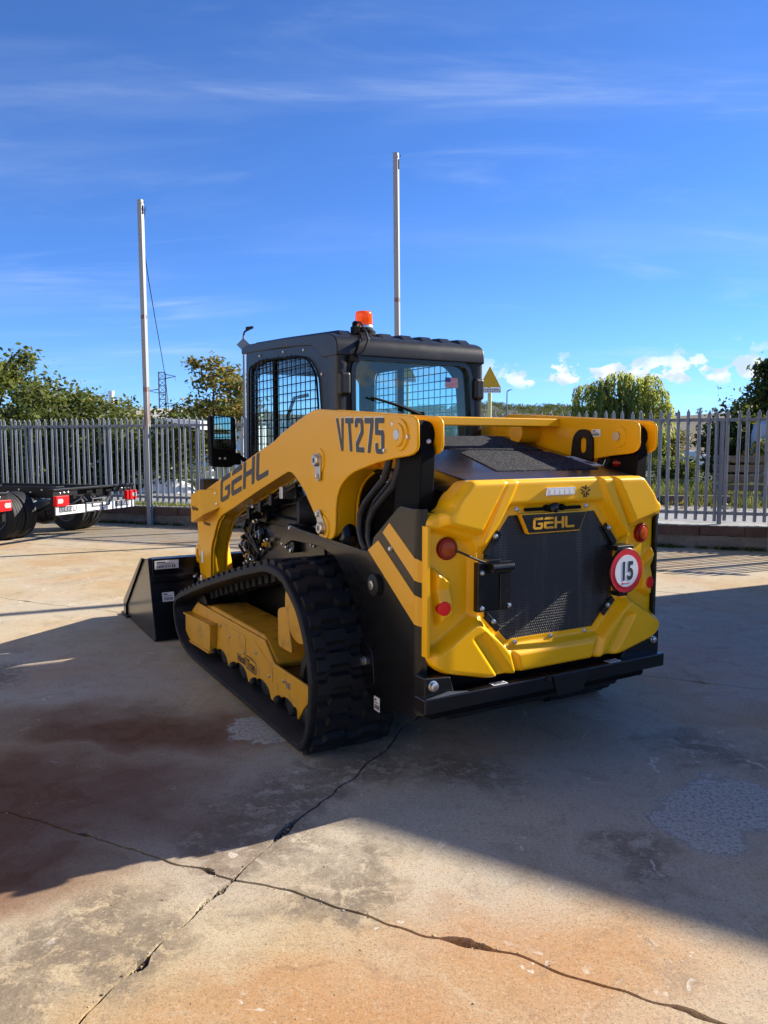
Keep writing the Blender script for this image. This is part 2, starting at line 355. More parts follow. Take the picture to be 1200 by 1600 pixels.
def polemat():
    m = bpy.data.materials.new('rusty_painted_pole'); m.use_nodes = True; t = NT(m.node_tree)
    pos = t.n('ShaderNodeNewGeometry', out=0); sp = t.nt.nodes.new('ShaderNodeSeparateXYZ'); t.nt.links.new(pos, sp.inputs[0])
    z = sp.outputs[2]
    st = t.n('ShaderNodeMapping', {'Vector': pos, 'Scale': (22, 22, 1.2)})
    n_ = t.noise(st, 1, 7, .65)
    band = t.math('MAXIMUM', t.math('MULTIPLY', t.math('MULTIPLY', t.ramp(z, 1.45, 1.9), t.ramp(z, 2.42, 2.40)), .7), t.ramp(t.math('ABSOLUTE', t.math('SUBTRACT', z, 3.6)), .05, .02))
    band = t.math('MAXIMUM', band, t.ramp(t.math('ABSOLUTE', t.math('SUBTRACT', z, 2.36)), .07, .03))
    f = t.math('MULTIPLY', t.ramp(t.math('ADD', n_, t.math('MULTIPLY', band, .22)), .60, .72), .9)
    c = t.mix(f, (.30, .31, .31), (.17, .065, .035))
    b = t.n('ShaderNodeBsdfPrincipled', {'Base Color': c, 'Roughness': .5}); t.n('ShaderNodeOutputMaterial', {'Surface': b}); return m
RUSTP = polemat()
def leafmat(name, col, var=.35, tr_=.40, tc=(.16, .17, .02)):
    m = bpy.data.materials.new(name); m.use_nodes = True; t = NT(m.node_tree)
    pos = t.n('ShaderNodeNewGeometry', out=0); n_ = t.noise(pos, 2.3, 3)
    c = t.mix(t.ramp(n_, .3, .7), [x*(1-var) for x in col], [x*(1+var) for x in col])
    d = t.n('ShaderNodeBsdfPrincipled', {'Base Color': c, 'Roughness': .55, 'Specular IOR Level': .3}); tr = t.n('ShaderNodeBsdfTranslucent', {'Color': t.mix(.5, c, tc)})
    mx = t.n('ShaderNodeMixShader', {0: tr_, 1: d, 2: tr}); t.n('ShaderNodeOutputMaterial', {'Surface': mx}); return m
LEAF = {k: leafmat('leaf_'+k, v, tr_=.6 if 'willow' in k else .4, tc=(.48, .52, .08) if 'willow' in k else (.16, .17, .02)) for k, v in dict(dark=(.042, .066, .018), mid=(.105, .14, .03), olive=(.17, .17, .04), light=(.22, .25, .055),
        gold=(.34, .21, .03), rust=(.22, .105, .03), willow=(.30, .33, .07), willow_pale=(.42, .41, .12), grass=(.11, .145, .03), straw=(.26, .21, .09)).items()}

# ---------------------------------------------------------------- ground: cracked concrete slabs over dirt
U = Vector((.9085, -.4178, 0)); Vv = Vector((.4178, .9085, 0))      # the two joint directions of the yard
def yard(e, m_, z=0): return U*e+Vv*m_+Vector((0, 0, z))
FA = Vector((-4.19, 13.477, 0)); FU = Vector((.9384, -.3455, 0)); FN = Vector((.3455, .9384, 0))   # wall line: along, away from the yard
def fen(a, b, z=0): return FA+FU*a+FN*b+Vector((0, 0, z))
g = MB(); g.add([fen(-60, .2, -.04), fen(60, .2, -.04), fen(60, -90, -.04), fen(-60, -90, -.04)], [(0, 3, 2, 1)])
ground = g.build('ground', soil('joint_dirt_ground', (.035, .028, .02), (.10, .075, .045), 9, 60), None, smooth=None, kind='structure')
def chip1(seed, wide=1.):
    r = np.random.default_rng(seed); a = r.uniform(0, 6.28, 24); f = np.geomspace(.8, 60, 24); am = .0062/(1+f*.07)
    bl = r.uniform(-6, 6, 16); bw = r.uniform(.02, .16, 16); bh = r.uniform(.006, .022, 16)*wide
    def fn(x):
        y = sum(am[i]*math.sin(f[i]*x+a[i]) for i in range(24))
        return y, sum(bh[i]*max(0, 1-abs(x-bl[i])/bw[i])**.6 for i in range(16))
    return fn
E0, M0, DE, DM = -1.439, 1.951, 4.4, 2.88
elines = {k: chip1(100+k, 1.7 if k == 0 else 1) for k in range(-5, 7)}; mlines = {k: chip1(300+k, 1.3 if k == 0 else 1) for k in range(-5, 7)}
def slab(ke, km):
    e0, e1 = E0+ke*DE, E0+(ke+1)*DE; m0, m1 = M0+km*DM, M0+(km+1)*DM
    near = km in (-2, -1, 0, 1) and ke in (-2, -1, 0, 1)
    st = .02 if near else .5; pts = []
    rg = random.Random(ke*31+km*7)
    def run(a, b):
        n = max(1, int(abs(b-a)/st)); return [a+(b-a)*i/n for i in range(n)]
    gap = .0045
    def off(fn, x, side):
        y, c = fn(x); return y+side*(gap+c*(1 if rg.random() < .9 else .6)*(1 if side > 0 else .55)+(rg.uniform(0, .0016) if near else 0))
    k_ = .035 if near else .2; c_ = .006
    for x in run(e0+k_, e1-k_): pts.append((x, m0+off(mlines[km], x, 1)))
    pts.append((e1-c_, m0+c_))
    for y in run(m0+k_, m1-k_): pts.append((e1+off(elines[ke+1], y, -1), y))
    pts.append((e1-c_, m1-c_))
    for x in run(e1-k_, e0+k_): pts.append((x, m1+off(mlines[km+1], x, -1)))
    pts.append((e0+c_, m1-c_))
    for y in run(m1-k_, m0+k_): pts.append((e0+off(elines[ke], y, 1), y))
    pts.append((e0+c_, m0+c_))
    P = pts
    top = [yard(x, y, 0) for x, y in P]; n = len(top)
    ins = [yard(x, y, -.05) for x, y in P]
    q = MB(); q.add(top+ins, [tuple(range(n))]+[(i, n+i, n+(i+1) % n, (i+1) % n) for i in range(n)])
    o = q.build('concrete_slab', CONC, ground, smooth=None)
for ke in range(-4, 5):
    for km in range(-4, 5):
        slab(ke, km)

# crumbled concrete lying in and beside the joints, and loose grit on the yard
def pebbles(name, P, size, mats, seed):
    rg = np.random.default_rng(seed); n = len(P); base = np.array([(1, 0, 0), (-1, 0, 0), (0, 1, 0), (0, -1, 0), (0, 0, 1), (0, 0, -1)], float)
    tri = np.array([(0, 2, 4), (2, 1, 4), (1, 3, 4), (3, 0, 4), (2, 0, 5), (1, 2, 5), (3, 1, 5), (0, 3, 5)])
    s_ = size*rg.uniform(.35, 1.5, (n, 1, 1))**1.4; V = base[None]*rg.uniform(.5, 1.2, (n, 6, 1))*s_*np.array([1, 1, .6])
    a = rg.uniform(0, 6.28, n); c, d = np.cos(a)[:, None], np.sin(a)[:, None]
    X, Y = V[:, :, 0]*c-V[:, :, 1]*d, V[:, :, 0]*d+V[:, :, 1]*c; V = np.stack([X, Y, V[:, :, 2]], 2)+np.array(P)[:, None, :]
    me = npmesh(name, V.reshape(-1, 3), (tri[None]+np.arange(n)[:, None, None]*6).reshape(-1, 3), mats, rg.integers(0, len(mats), n).repeat(8))
    return link(name, me, None, kind='stuff')
PBM = [pmat('pebble_tan', (.42, .32, .18), .9), pmat('pebble_grey', (.30, .28, .25), .9), pmat('pebble_dark', (.10, .085, .065), .9)]
PP = []
for k in range(1500):
    t_ = RNG.random(); dens_ = abs(RNG.normal(0, .007))
    if RNG.random() < .5: x = E0+RNG.normal(0, .9); y, c_ = mlines[0](x); p = yard(x, M0+y+RNG.choice([-1, 1])*dens_*(.5+c_*25), -.011 if dens_ < .0125 else .0005)
    else: y0 = M0+RNG.normal(.1, .8); x, c_ = elines[0](y0); p = yard(E0+x+RNG.choice([-1, 1])*dens_*(.5+c_*25), y0, -.011 if dens_ < .0125 else .0005)
    PP.append(tuple(p))
pebbles('joint_rubble', PP, .0040, PBM, 5)
PP = [(RNG.uniform(-3, 4), RNG.uniform(1.6, 8)**1.0, .001) for k in range(700)]
pebbles('loose_grit', PP, .0032, PBM, 6)
# terrain beyond the wall
def nz(x, y, s): return math.sin(x*s+1.3)*math.cos(y*s*1.17+.4)+.5*math.sin(x*s*2.3+y*s*1.9)
def ridge(px_az):   # height of the skyline hills against azimuth (tan from straight ahead)
    return 20.5+4.0*math.exp(-((px_az-.17)/.10)**2)-3.0*math.exp(-((px_az-.36)/.08)**2)+1.2*math.sin(px_az*23)+.6*math.sin(px_az*61)
def terr(x, y):
    b = (Vector((x, y, 0))-FA).dot(FN); r = math.hypot(x, y)
    s = lambda t, a, c: max(0, min(1, (t-a)/(c-a)))**2*(3-2*max(0, min(1, (t-a)/(c-a))))
    z = .315+.05*nz(x, y, .9)*s(b, 3.2, 6)-1.6*s(b, 20, 45)
    az = x/max(y, 1)
    if r > 110: z += (ridge(az)+1.6+.9*nz(x, y, .02))*s(r, 110, 520)
    return z
vs, fs = [], []; na, nb = 90, 48
for j in range(nb+1):
    for i in range(na+1):
        p = fen(-45+i, .33+(j*.25 if j < 14 else 3.5+(j-14)*1.4)); vs.append((p.x, p.y, terr(p.x, p.y)))
fs = [(j*(na+1)+i, j*(na+1)+i+1, (j+1)*(na+1)+i+1, (j+1)*(na+1)+i) for j in range(nb) for i in range(na)]
tm = MB(); tm.add(vs, fs); tm.build('grass_field', GRASSM, None, smooth=180, kind='structure')
for nm, mat, a0, a1 in (('wooded_hill', HILLG, 72.5, 150), ('bare_hill', HILLB, 30, 72.5)):
    vs = []; na, nr = 90, 40
    for j in range(nr+1):
        r = 44+(j/nr)**1.7*860
        for i in range(na+1):
            t = R(a0+(a1-a0)*i/na)
            x, y = r*math.cos(t), r*math.sin(t); vs.append((x, y, terr(x, y)-.12))
    fs = [(j*(na+1)+i, (j+1)*(na+1)+i, (j+1)*(na+1)+i+1, j*(na+1)+i+1) for j in range(nr) for i in range(na)]
    q = MB(); q.add(vs, [f[::-1] for f in fs]); q.build(nm, mat, None, smooth=180, kind='structure')
rd = MB(); rd.add([fen(-45, .36, .322), fen(45, .36, .322), fen(45, 3.3, .322), fen(-45, 3.3, .322)], [(0, 1, 2, 3)])
rd.build('road', ROADM, None, smooth=None, kind='structure')

# ---------------------------------------------------------------- low wall with coping, palisade fence on it
wl = thing('low_wall', 'low rough rendered wall with brown coping blocks under the palisade fence', 'wall', fen(0, 0), math.atan2(FU.y, FU.x))
def jag(a0, a1, b0, b1, z0, z1, name, mat, seed, step=.12, amp=.008):
    rg = random.Random(seed); n = int((a1-a0)/step); vs = []; fs = []
    for i in range(n+1):
        a = a0+(a1-a0)*i/n
        for (b, z) in ((b0, z0), (b0, (z0+z1)/2), (b0, z1), (b1, z1), (b1, z0)):
            vs.append((a, b+rg.uniform(-amp, amp), z+(rg.uniform(-amp, amp) if z > z0 else 0)))
    for i in range(n):
        for k in range(4): fs.append((i*5+k, (i+1)*5+k, (i+1)*5+k+1, i*5+k+1))
    fs += [(0, 1, 2, 3, 4), tuple(n*5+k for k in (4, 3, 2, 1, 0))]
    q = MB(); q.add(vs, fs); return q.build(name, mat, wl, smooth=None)
jag(-14, 24, 0.02, .30, -.03, .178, 'wall_body', WALLM, 3)
cb = []
for k in range(3):
    q = MB(); q.box((0, 0, 0), (.55, .31, .125)); o = q.mesh('coping_block', COPE, None)
    for v in o.vertices: v.co += Vector((random.uniform(-.004, .004), random.uniform(-.008, .008), random.uniform(-.006, .006)))
    cb.append(o)
for k in range(66):
    a = -13.7+k*.562
    link('coping_block', cb[k % 3], wl, (a, .14+random.uniform(-.008, .008), .244+random.uniform(-.003, .003)), (0, 0, random.uniform(-.006, .006)))
jag(-14, 24, .012, .42, .300, .322, 'wall_cap', CAPM, 5, .2, .006)

fc = thing('palisade_fence', 'galvanised grey palisade fence of pointed pales on the low wall', 'fence', fen(0, .12), math.atan2(FU.y, FU.x))
def picket_mesh():
    pl_ = [(-.023, .008), (-.020, .0), (-.010, -.004), (-.006, -.016), (.006, -.016), (.010, -.004), (.020, 0), (.023, .008)]
    tz = [1.845, 1.850, 1.868, 1.885, 1.885, 1.868, 1.850, 1.845]; n = len(pl_); vs = []
    for dy in (0, .004):
        vs += [(x, y+dy, .375) for x, y in pl_]+[(x, y+dy, z) for (x, y), z in zip(pl_, tz)]
    fs = []
    for i in range(n-1):
        fs.append((i, i+1, n+i+1, n+i)); fs.append((2*n+i, 3*n+i, 3*n+i+1, 2*n+i+1))
        fs.append((n+i, n+i+1, 3*n+i+1, 3*n+i)); fs.append((i, 2*n+i, 2*n+i+1, i+1))
    fs += [(0, n, 3*n, 2*n), (n-1, 3*n-1, 4*n-1, 2*n-1)]
    q = MB(); q.add(vs, fs); return q.mesh('picket', GALV, None)
pk = picket_mesh(); a = -5.2; i = 0
while a < 11.6:
    link('picket', pk, fc, (a, random.uniform(-.002, .002), random.uniform(-.012, .012)), (random.uniform(-.006, .006), random.uniform(-.012, .012), random.uniform(-.12, .12))); a += .1235; i += 1
for z in (1.748, .478):
    q = MB(); q.prism([(.008, z-.022), (.050, z-.022), (.050, z-.017), (.013, z-.017), (.013, z+.022), (.008, z+.022)], 'x', -5.4, 11.8); q.build('rail', GALV, fc, smooth=None)
pm = MB(); pm.box2((-.028, .052, .32), (.028, .058, 1.76)); pm.box2((-.0035, .058, .32), (.0035, .105, 1.76)); pm.box2((-.028, .105, .32), (.028, .111, 1.76))
pm = pm.mesh('fence_post', GALV, None)
for a in (-4.68, -2.82, -.97, .93, 2.62, 4.29, 5.97, 7.64, 9.31, 11.1): link('fence_post', pm, fc, (a, 0, 0))

# ---------------------------------------------------------------- tall posts along the wall, lamps, signs
def post(p, h, label, wid, lean=(0, 0), rz=-.35, seed=0):
    t = thing('steel_post', label, 'post', p, rz, 'tall steel posts along the wall'); t.rotation_euler = (lean[0], lean[1], rz)
    q = MB(); q.box2((-wid/2, -wid/2, 0), (wid/2, wid/2, h)); q.build('pole', RUSTP, t, bevel=.008)
    q = MB(); q.box2((wid/2, -.012, h-.24), (wid/2+.012, .012, h-.10)); q.tube([(wid/2+.02, 0, h-.03), (wid/2+.035, 0, h-.05), (wid/2+.02, 0, h-.07)], .006, 6); q.build('cable_bracket', BLKM, t)
    return t
P1 = post((-4.123, 13.369, 0), 5.56, 'tall rusty grey steel post with a slack cable, left of the loader', .082, (0, R(-.25)))
P2 = post((.235, 11.81, 0), 5.76, 'tallest steel post, rising behind the cab roof of the loader', .076, (0, R(-.6)))
P3 = post((5.14, 10.03, 0), 5.6, 'steel post cut by the right edge of the picture, before the wall', .098)
cb_ = [Vector(p) for p in ((-4.06, 13.36, 5.43), (-4.32, 14, 5.12), (-4.54, 15, 4.63), (-4.78, 16.2, 4.04), (-5.05, 17.5, 3.52), (-5.39, 19, 3.06), (-5.75, 20.5, 2.35), (-5.9, 21, .3))]
q = MB(); q.tube(cb_, .008, 5); o = q.build('cable', BLKM); tag(o, 'thin dark cable hanging from the top of the left steel post', 'cable')

def street_lamp(p, h, arm, label, thick=.05, plate=True, az=0.):
    t = thing('street_lamp', label, 'lamp', p, az, 'street lamps beyond the fence')
    q = MB(); q.tube([(0, 0, 0), (0, 0, h*.5), (0, 0, h)], [thick, thick*.8, thick*.6], 10); q.build('pole', GALV, t)
    q = MB(); q.tube([(0, 0, h), (.02, 0, h+.08), (arm*.4, 0, h+.13)], thick*.5, 8); q.prism([(arm*.25, h+.10), (arm*1.05, h+.18), (arm*1.05, h+.21), (arm*.3, h+.19)], 'y', -.07, .07); q.build('lamp_head', BLKS, t)
    if plate:
        q = MB(); q.prism([(-.16, h-.22), (0, h-.38), (.16, h-.22), (0, h-.06)], 'y', -.05, -.035); q.build('diamond_plate', GALV, t)
street_lamp((-3.30, 18.2, .3), 3.66, .22, 'grey street lamp with a diamond plate, beside the cab', .045)
street_lamp((9.6, 60, -1.3), 6.75, .36, 'small distant street lamp in front of the wooded hill', .075, False)

def tri_sign(p, zb, wd, ht, label, k=1.):
    t = thing('triangle_sign', label, 'sign', p, R(-6), 'yellow triangle signs on posts')
    q = MB(); q.prism([(-wd/2, zb), (wd/2, zb), (.0, zb+ht)], 'y', -.02, 0); q.build('triangle_plate', SIGNY, t, bevel=.003)
    q = MB(); q.box2((-wd/2, -.012, zb-.11*k), (wd/2, .008, zb-.006)); q.build('name_plate', WHP, t, bevel=.002)
    q = MB()
    for j in range(2):
        x = -wd*.42
        while x < wd*.40:
            l = random.uniform(.02, .05); q.box2((x, -.0135, zb-.05-.035*j), (x+l, -.0122, zb-.032-.035*j)); x += l+.014
    q.build('print', NAVY, t)
    q = MB(); q.cyl((0, .04, 0), (0, .04, zb+.1), .042, 14); q.build('post', POSTY, t)
tri_sign((2.20, 16, .3), 2.29, .46, .44, 'yellow triangle sign on a pale post, right beside the cab')
tri_sign((.62, 20.3, .3), 2.85, .45, .42, 'yellow triangle sign seen through the rear window of the cab')

# lattice pylon far off
def pylon(p, h, label):
    t = thing('lattice_pylon', label, 'pylon', p, R(10)); q = MB(); r = .085
    def hw(z): return 2.0-(2.0-.62)*min(1, z/(h*.55))
    zs = [0, h*.16, h*.3, h*.42, h*.52, h*.60, h*.68, h*.76, h*.84, h*.92, h]
    for a, b in zip(zs, zs[1:]):
        for sx, sy in ((1, 1), (1, -1), (-1, -1), (-1, 1)):
            q.cyl((sx*hw(a), sy*hw(a), a), (sx*hw(b), sy*hw(b), b), r, 4)
            tx, ty = (sx, -sy) if sx*sy > 0 else (-sx, sy)
            q.cyl((sx*hw(a), sy*hw(a), a), (tx*hw(b), ty*hw(b), b), r*.7, 4); q.cyl((sx*hw(b), sy*hw(b), b), (tx*hw(b), ty*hw(b), b), r*.7, 4)
    q.build('lattice_tower', GALV, t, smooth=None)
    for z, sx in ((h*.955, 1), (h*.78, -1), (h*.62, 1)):
        q = MB()
        for sy in (-.5, .5):
            q.cyl((sx*.6, sy, z+.35), (sx*2.6, 0, z), r*.8, 4); q.cyl((sx*.6, sy, z-.45), (sx*2.6, 0, z), r*.8, 4)
        q.cyl((sx*2.5, 0, z), (sx*2.5, 0, z-.9), .06, 5); q.build('cross_arm', GALV, t, smooth=None)
pylon((-43.2, 150, -1), 16.3, 'lattice steel pylon far behind the left fence')

# pale works building behind the left trees
b_ = thing('works_building', 'long pale works building with a chimney behind the left trees', 'building', (-22.5, 74, -1.2), R(-4))
q = MB(); q.box2((-9, 0, 0), (9, 10, 5.1)); q.build('wall', WHP, b_)
q = MB(); q.prism([(-.3, 5.1), (10.3, 5.1), (5, 6.25)], 'x', -9.3, 9.3); q.build('roof', pmat('pale_roof', (.5, .45, .38), .7, dirt=.3, dscale=.4), b_)
for x in (-6.5, -2.5, 1.5, 5.5):
    q = MB(); q.box2((x, -.06, 2.6), (x+1.8, 0.02, 3.9)); q.build('window', pmat('dark_pane', (.04, .05, .06), .15), b_)
q = MB(); q.lathe([(.27, 4), (.27, 7.7), (.32, 7.7), (.32, 8.0), (.2, 8.0)], (-5.6, 4, 0), (0, 0, 1), 16); q.build('chimney', WHP, b_)
q = MB(); q.box2((7.3, 3, 5.4), (8.3, 4, 7.0)); q.box2((7.15, 2.85, 7.0), (8.45, 4.15, 7.15)); q.build('roof_vent', GALV, b_)

# things lying beyond the fence
gr_ = thing('guard_rail', 'white two-rail barrier lying beyond the left fence', 'barrier', fen(-3.6, 4.2, .32), math.atan2(FU.y, FU.x))
for z in (.19, .40):
    q = MB(); q.prism([(-.02, z-.06), (.02, z-.07), (.035, z), (.02, z+.07), (-.02, z+.06), (.0, z)], 'x', -4, 2.35); q.build('rail', WHP, gr_, smooth=None)
for x in (-3.6, -2.2, -.8, .6, 2.1):
    q = MB(); q.box2((x, .05, -.02), (x+.08, .13, .5)); q.build('post', WHP, gr_)
sh = MB(); vs = []; fs = []
for j in range(9):
    for i in range(17):
        u, v = i/16-.5, j/8-.5; d = max(0, 1-(2*u)**2-(2*v)**2)
        vs.append((u*1.5, v*.7, .30*d**.6*(.7+.5*random.random())))
fs = [(j*17+i, j*17+i+1, (j+1)*17+i+1, (j+1)*17+i) for j in range(8) for i in range(16)]
sh.add(vs, fs); o = sh.build('plastic_sheet', WHP, smooth=20); o.location = fen(-2.1, 3.5, .32); o.rotation_euler = (0, 0, -.35); tag(o, 'crumpled white plastic sheet heaped before the white barrier', 'sheet')
cv = thing('canopy', 'slanted white canopy sheet showing over the fence behind the mirror', 'canopy', (-4.25, 16.6, .3), R(-18))
q = MB(); q.add([(-.25, -.5, 1.62), (.62, -.5, 1.42), (.62, .7, 1.42), (-.25, .7, 1.62), (-.25, -.5, 1.66), (.62, -.5, 1.60), (.62, .7, 1.60), (-.25, .7, 1.66)], [(0, 3, 2, 1), (4, 5, 6, 7), (0, 1, 5, 4), (1, 2, 6, 5), (2, 3, 7, 6), (3, 0, 4, 7)]); q.build('sheet', WHP, cv)
for x in (-.2, .56):
    q = MB(); q.box2((x, .6, 0), (x+.04, .64, 1.45)); q.build('leg', GALV, cv)
# board stack right of the loader
bs = thing('board_fence', 'weathered horizontal board screen beyond the right fence', 'board screen', (7.02, 14.9, .3), R(-16))
for k in range(5):
    z = .02+k*.185
    for j, (x0, x1) in enumerate(((-.42, .62), (.63, 1.9))):
        q = MB(); q.box2((x0+random.uniform(0, .02), -.02+random.uniform(-.006, .006), z+random.uniform(-.006, .006)), (x1, .02, z+.128)); q.build('board', WOOD, bs, bevel=.003)
for x in (-.40, .62, 1.7):
    q = MB(); q.box2((x, .025, 0), (x+.09, .11, .96)); q.build('upright', WOOD, bs)
for k in range(5):
    z = .02+k*.185; q = MB(); q.box2((-.44, -.02, z), (-.405, .9, z+.128)); q.build('board', WOOD, bs, bevel=.003)
for k, (x, y, l, rz, lab) in enumerate(((5.35, 13.95, .5, -.2, 'short dark timber block on the grass, nearest the loader'), (6.0, 13.9, .62, -.25, 'dark timber block on the grass beside the board screen'))):
    q = MB(); q.box2((-l/2, -.09, 0), (l/2, .09, .17)); o = q.build('timber_block', WOOD, bevel=.006); o.location = (x, y, .31); o.rotation_euler = (0, 0, rz); tag(o, lab, 'timber', 'timber blocks lying on the grass')
tp = MB(); vs = []
for j in range(9):
    for i in range(13):
        u, v = i/12-.5, j/8-.5; d = max(0, 1-(2*u)**2-(2*v)**2); vs.append((u*1.1, v*.6, .34*d**.5*(.65+.5*random.random())))
tp.add(vs, [(j*13+i, j*13+i+1, (j+1)*13+i+1, (j+1)*13+i) for j in range(8) for i in range(12)])
o = tp.build('tarpaulin', BLUE, smooth=20); o.location = (7.55, 14.25, .3); tag(o, 'dark blue tarpaulin heaped before the board screen', 'tarpaulin')
tk = thing('tank', 'pale grey rounded tank at the right edge behind the fence', 'tank', (9.75, 19.3, .3))
q = MB(); q.lathe([(.35, .2), (.44, .25), (.45, 1.35), (.40, 1.6), (.2, 1.75), (.12, 1.78)], (0, 0, 0), (0, 0, 1), 24); q.build('tank_body', pmat('tank_grey', (.42, .46, .52), .5), tk)
q = MB(); q.box2((-.5, -.5, 0), (.5, .5, .2)); q.build('base', CAPM, tk)
def van(p, rz, l, hgt, label, cat):
    t = thing('parked_van', label, cat, p, rz, 'white vehicles parked far beyond the fence')
    q = MB(); q.prism([(-l/2, .35), (l/2, .35), (l/2, .9), (l/2-.35, 1.0), (l/2-.95, hgt), (-l/2, hgt)], 'y', -.85, .85); q.build('body', WHP, t, bevel=.08)
    dk = MATS['matt_black']
    q = MB(); q.prism([(l/2-.42, 1.02), (l/2-.98, hgt-.12), (l/2-1.5, hgt-.12), (l/2-1.5, 1.02)], 'y', -.865, .865); q.build('window', dk, t)
    for x in (-l/2+.8, l/2-.8):
        for y in (-.8, .8):
            q = MB(); q.lathe([(.1, -.1), (.33, -.09), (.35, 0), (.33, .09), (.1, .1)], (x, y, .35), (0, 1, 0), 18); q.build('wheel', RUBT, t)
van((21.3, 58, -1.25), R(172), 4.6, 2.15, 'white van parked far beyond the fence, left one', 'van')
van((24.6, 62, -1.3), R(185), 4.2, 1.85, 'lower white van parked far off behind the bushes, right one', 'van')

# metal shed standing right of the yard: its shadow falls across the yard
shd = thing('metal_shed', 'tall ribbed metal shed standing on the yard right of the loader', 'shed', (4.72, 7.97, 0), math.atan2(-.522, .853))
shm = pmat('shed_sheet', (.33, .33, .32), .55, dirt=.3, dscale=1)
H = 4.48
q = MB(); q.prism([(.02, .03), (13, .03), (13, 2), (1.31, 2)], 'z', 0, H-.02); q.build('core', shm, shd, smooth=None)
for k in range(44):
    q = MB(); q.prism([(.02+k*.295, .03), (.08+k*.295, -.0), (.16+k*.295, 0), (.22+k*.295, .03)], 'z', .02, H-.03)
    q.build('wall_rib', shm, shd, smooth=None)
q = MB(); q.prism([(-.01, -.015), (13.02, -.015), (13.02, 2.02), (1.30, 2.02)], 'z', H-.04, H); q.build('roof', GALV, shd, smooth=None)
q = MB(); q.box2((5, -.05, .02), (8.2, .02, 3.2)); q.build('roller_door', GALV, shd)

# pale unseen building added on the left: its sunlit wall bounces warm fill
wh_ = thing('bounce_building', 'long pale unseen building added left of the yard to bounce warm light', 'building', (-9.2, -8, 0), R(90))
whm = pmat('cream_wall', (.62, .55, .44), .7, dirt=.15, dscale=.6)
q = MB(); q.box2((-16, 0, 0), (15, 14, 7.4)); q.build('wall', whm, wh_)
q = MB(); q.prism([(-.3, 7.4), (14.3, 7.4), (7, 9.4)], 'x', -16.3, 15.3); q.build('roof', GALV, wh_)
for x in (-12, -5, 2, 9):
    q = MB(); q.box2((x, -.04, .02), (x+3.6, .03, 4.2)); d_ = q.build('roller_door', GALV, wh_)
    for k in range(13):
        q = MB(); q.box2((x+.05, -.06, .1+k*.31), (x+3.55, -.041, .36+k*.31)); q.build('slat', GALV, d_)

# ---------------------------------------------------------------- vegetation: crowns of leaf-sized faces in uneven clumps
def leaf_mesh(name, C, size, mats, mi, up=.35, elong=1.7, down=0., rng=RNG):
    """one folded leaf (two triangles) per point of C"""
    n = len(C); s = size*rng.uniform(.6, 1.35, (n, 1))
    d = rng.normal(size=(n, 3)); d[:, 2] = d[:, 2]*.7-down; d /= np.linalg.norm(d, axis=1, keepdims=True)
    nn = rng.normal(size=(n, 3)); nn[:, 2] += up*2; w_ = np.cross(d, nn); w_ /= np.linalg.norm(w_, axis=1, keepdims=True)+1e-9
    h = np.cross(w_, d); a = C; b = C+d*s*.5*elong+w_*s*.42+h*s*.12; c = C+d*s*elong; e = C+d*s*.5*elong-w_*s*.42+h*s*.12
    V = np.stack([a, b, c, e], 1).reshape(-1, 3); i = np.arange(n)*4
    return npmesh(name, V, np.stack([i, i+1, i+2, i+3], 1), mats, mi)
def clumps(centre, rad, k, n, r, rng, shell=.55, zmin=None, flat=1.):
    """n points in k clumps that sit mostly near the shell of an ellipsoid"""
    d = rng.normal(size=(k, 3)); d /= np.linalg.norm(d, axis=1, keepdims=True)
    rr = rng.uniform(shell, 1.0, (k, 1))**.7; cc = d*rr*np.array(rad); cr = r*rng.uniform(.55, 1.3, k)
    w_ = rng.integers(0, k, n); g_ = rng.normal(size=(n, 3))*np.array([1, 1, flat]); g_ *= .55
    P = cc[w_]+g_*cr[w_][:, None]+np.array(centre)
    if zmin is not None: P = P[P[:, 2] > zmin]
    return P, cc+np.array(centre)
def tree(name, label, cat, base, h, rad, n, leaf, mats, wts, seed, trunk=.09, k=46, cr=.42, group=None, zc=.62, shell=.45, limbs=7, zmin=.25, lean=0., flat=.8):
    rng = np.random.default_rng(seed); t = thing(name, label, cat, base, 0, group)
    centre = (lean, 0, h*zc); rz_ = h*(1-zc)
    P, cc = clumps(centre, (rad[0], rad[1], rz_), k, n, cr, rng, shell, zmin, flat)
    mi = rng.choice(len(mats), len(P), p=np.array(wts)/sum(wts))
    me = leaf_mesh('crown', P, leaf, [LEAF[m] for m in mats], mi, rng=rng)
    q = MB(); q.tube([(0, 0, -.1), (lean*.2, .02, h*.25), (lean*.6, -.03, h*.5), (lean, 0, h*.8)], [trunk, trunk*.8, trunk*.55, trunk*.2], 8)
    for j in rng.choice(len(cc), min(limbs, len(cc)), replace=False):
        c = cc[j]; z0 = h*rng.uniform(.2, .5); m_ = np.array([lean*.4, 0, z0])
        q.tube([m_, m_*.45+c*.55+np.array([0, 0, .12]), c], [trunk*.5, trunk*.3, trunk*.1], 5)
    q.build('trunk', BARK, t); link('crown', me, t); return t
G1 = 'trees beyond the left fence'
tree('broadleaf_tree', 'large olive green tree at the left edge beyond the fence, the tallest there', 'tree', (-12.3, 24, .2), 4.05, (2.3, 2.0), 17000, .105, ['dark', 'mid', 'olive', 'light'], [2, 4, 4, 2], 1, .12, 60, .5, G1)
tree('broadleaf_tree', 'feathery green tree beyond the left fence, between the tallest tree and the post', 'tree', (-9.3, 22, .2), 2.95, (1.5, 1.4), 6000, .09, ['dark', 'mid', 'olive', 'light'], [2, 4, 3, 2], 2, .08, 50, .42, G1)
tree('broadleaf_tree', 'lower green tree left of the rusty post, in front of the chimney', 'tree', (-7.6, 21.5, .2), 2.45, (1.0, 1.1), 3600, .08, ['mid', 'olive', 'light', 'gold'], [4, 4, 3, .4], 3, .06, 40, .36, G1)
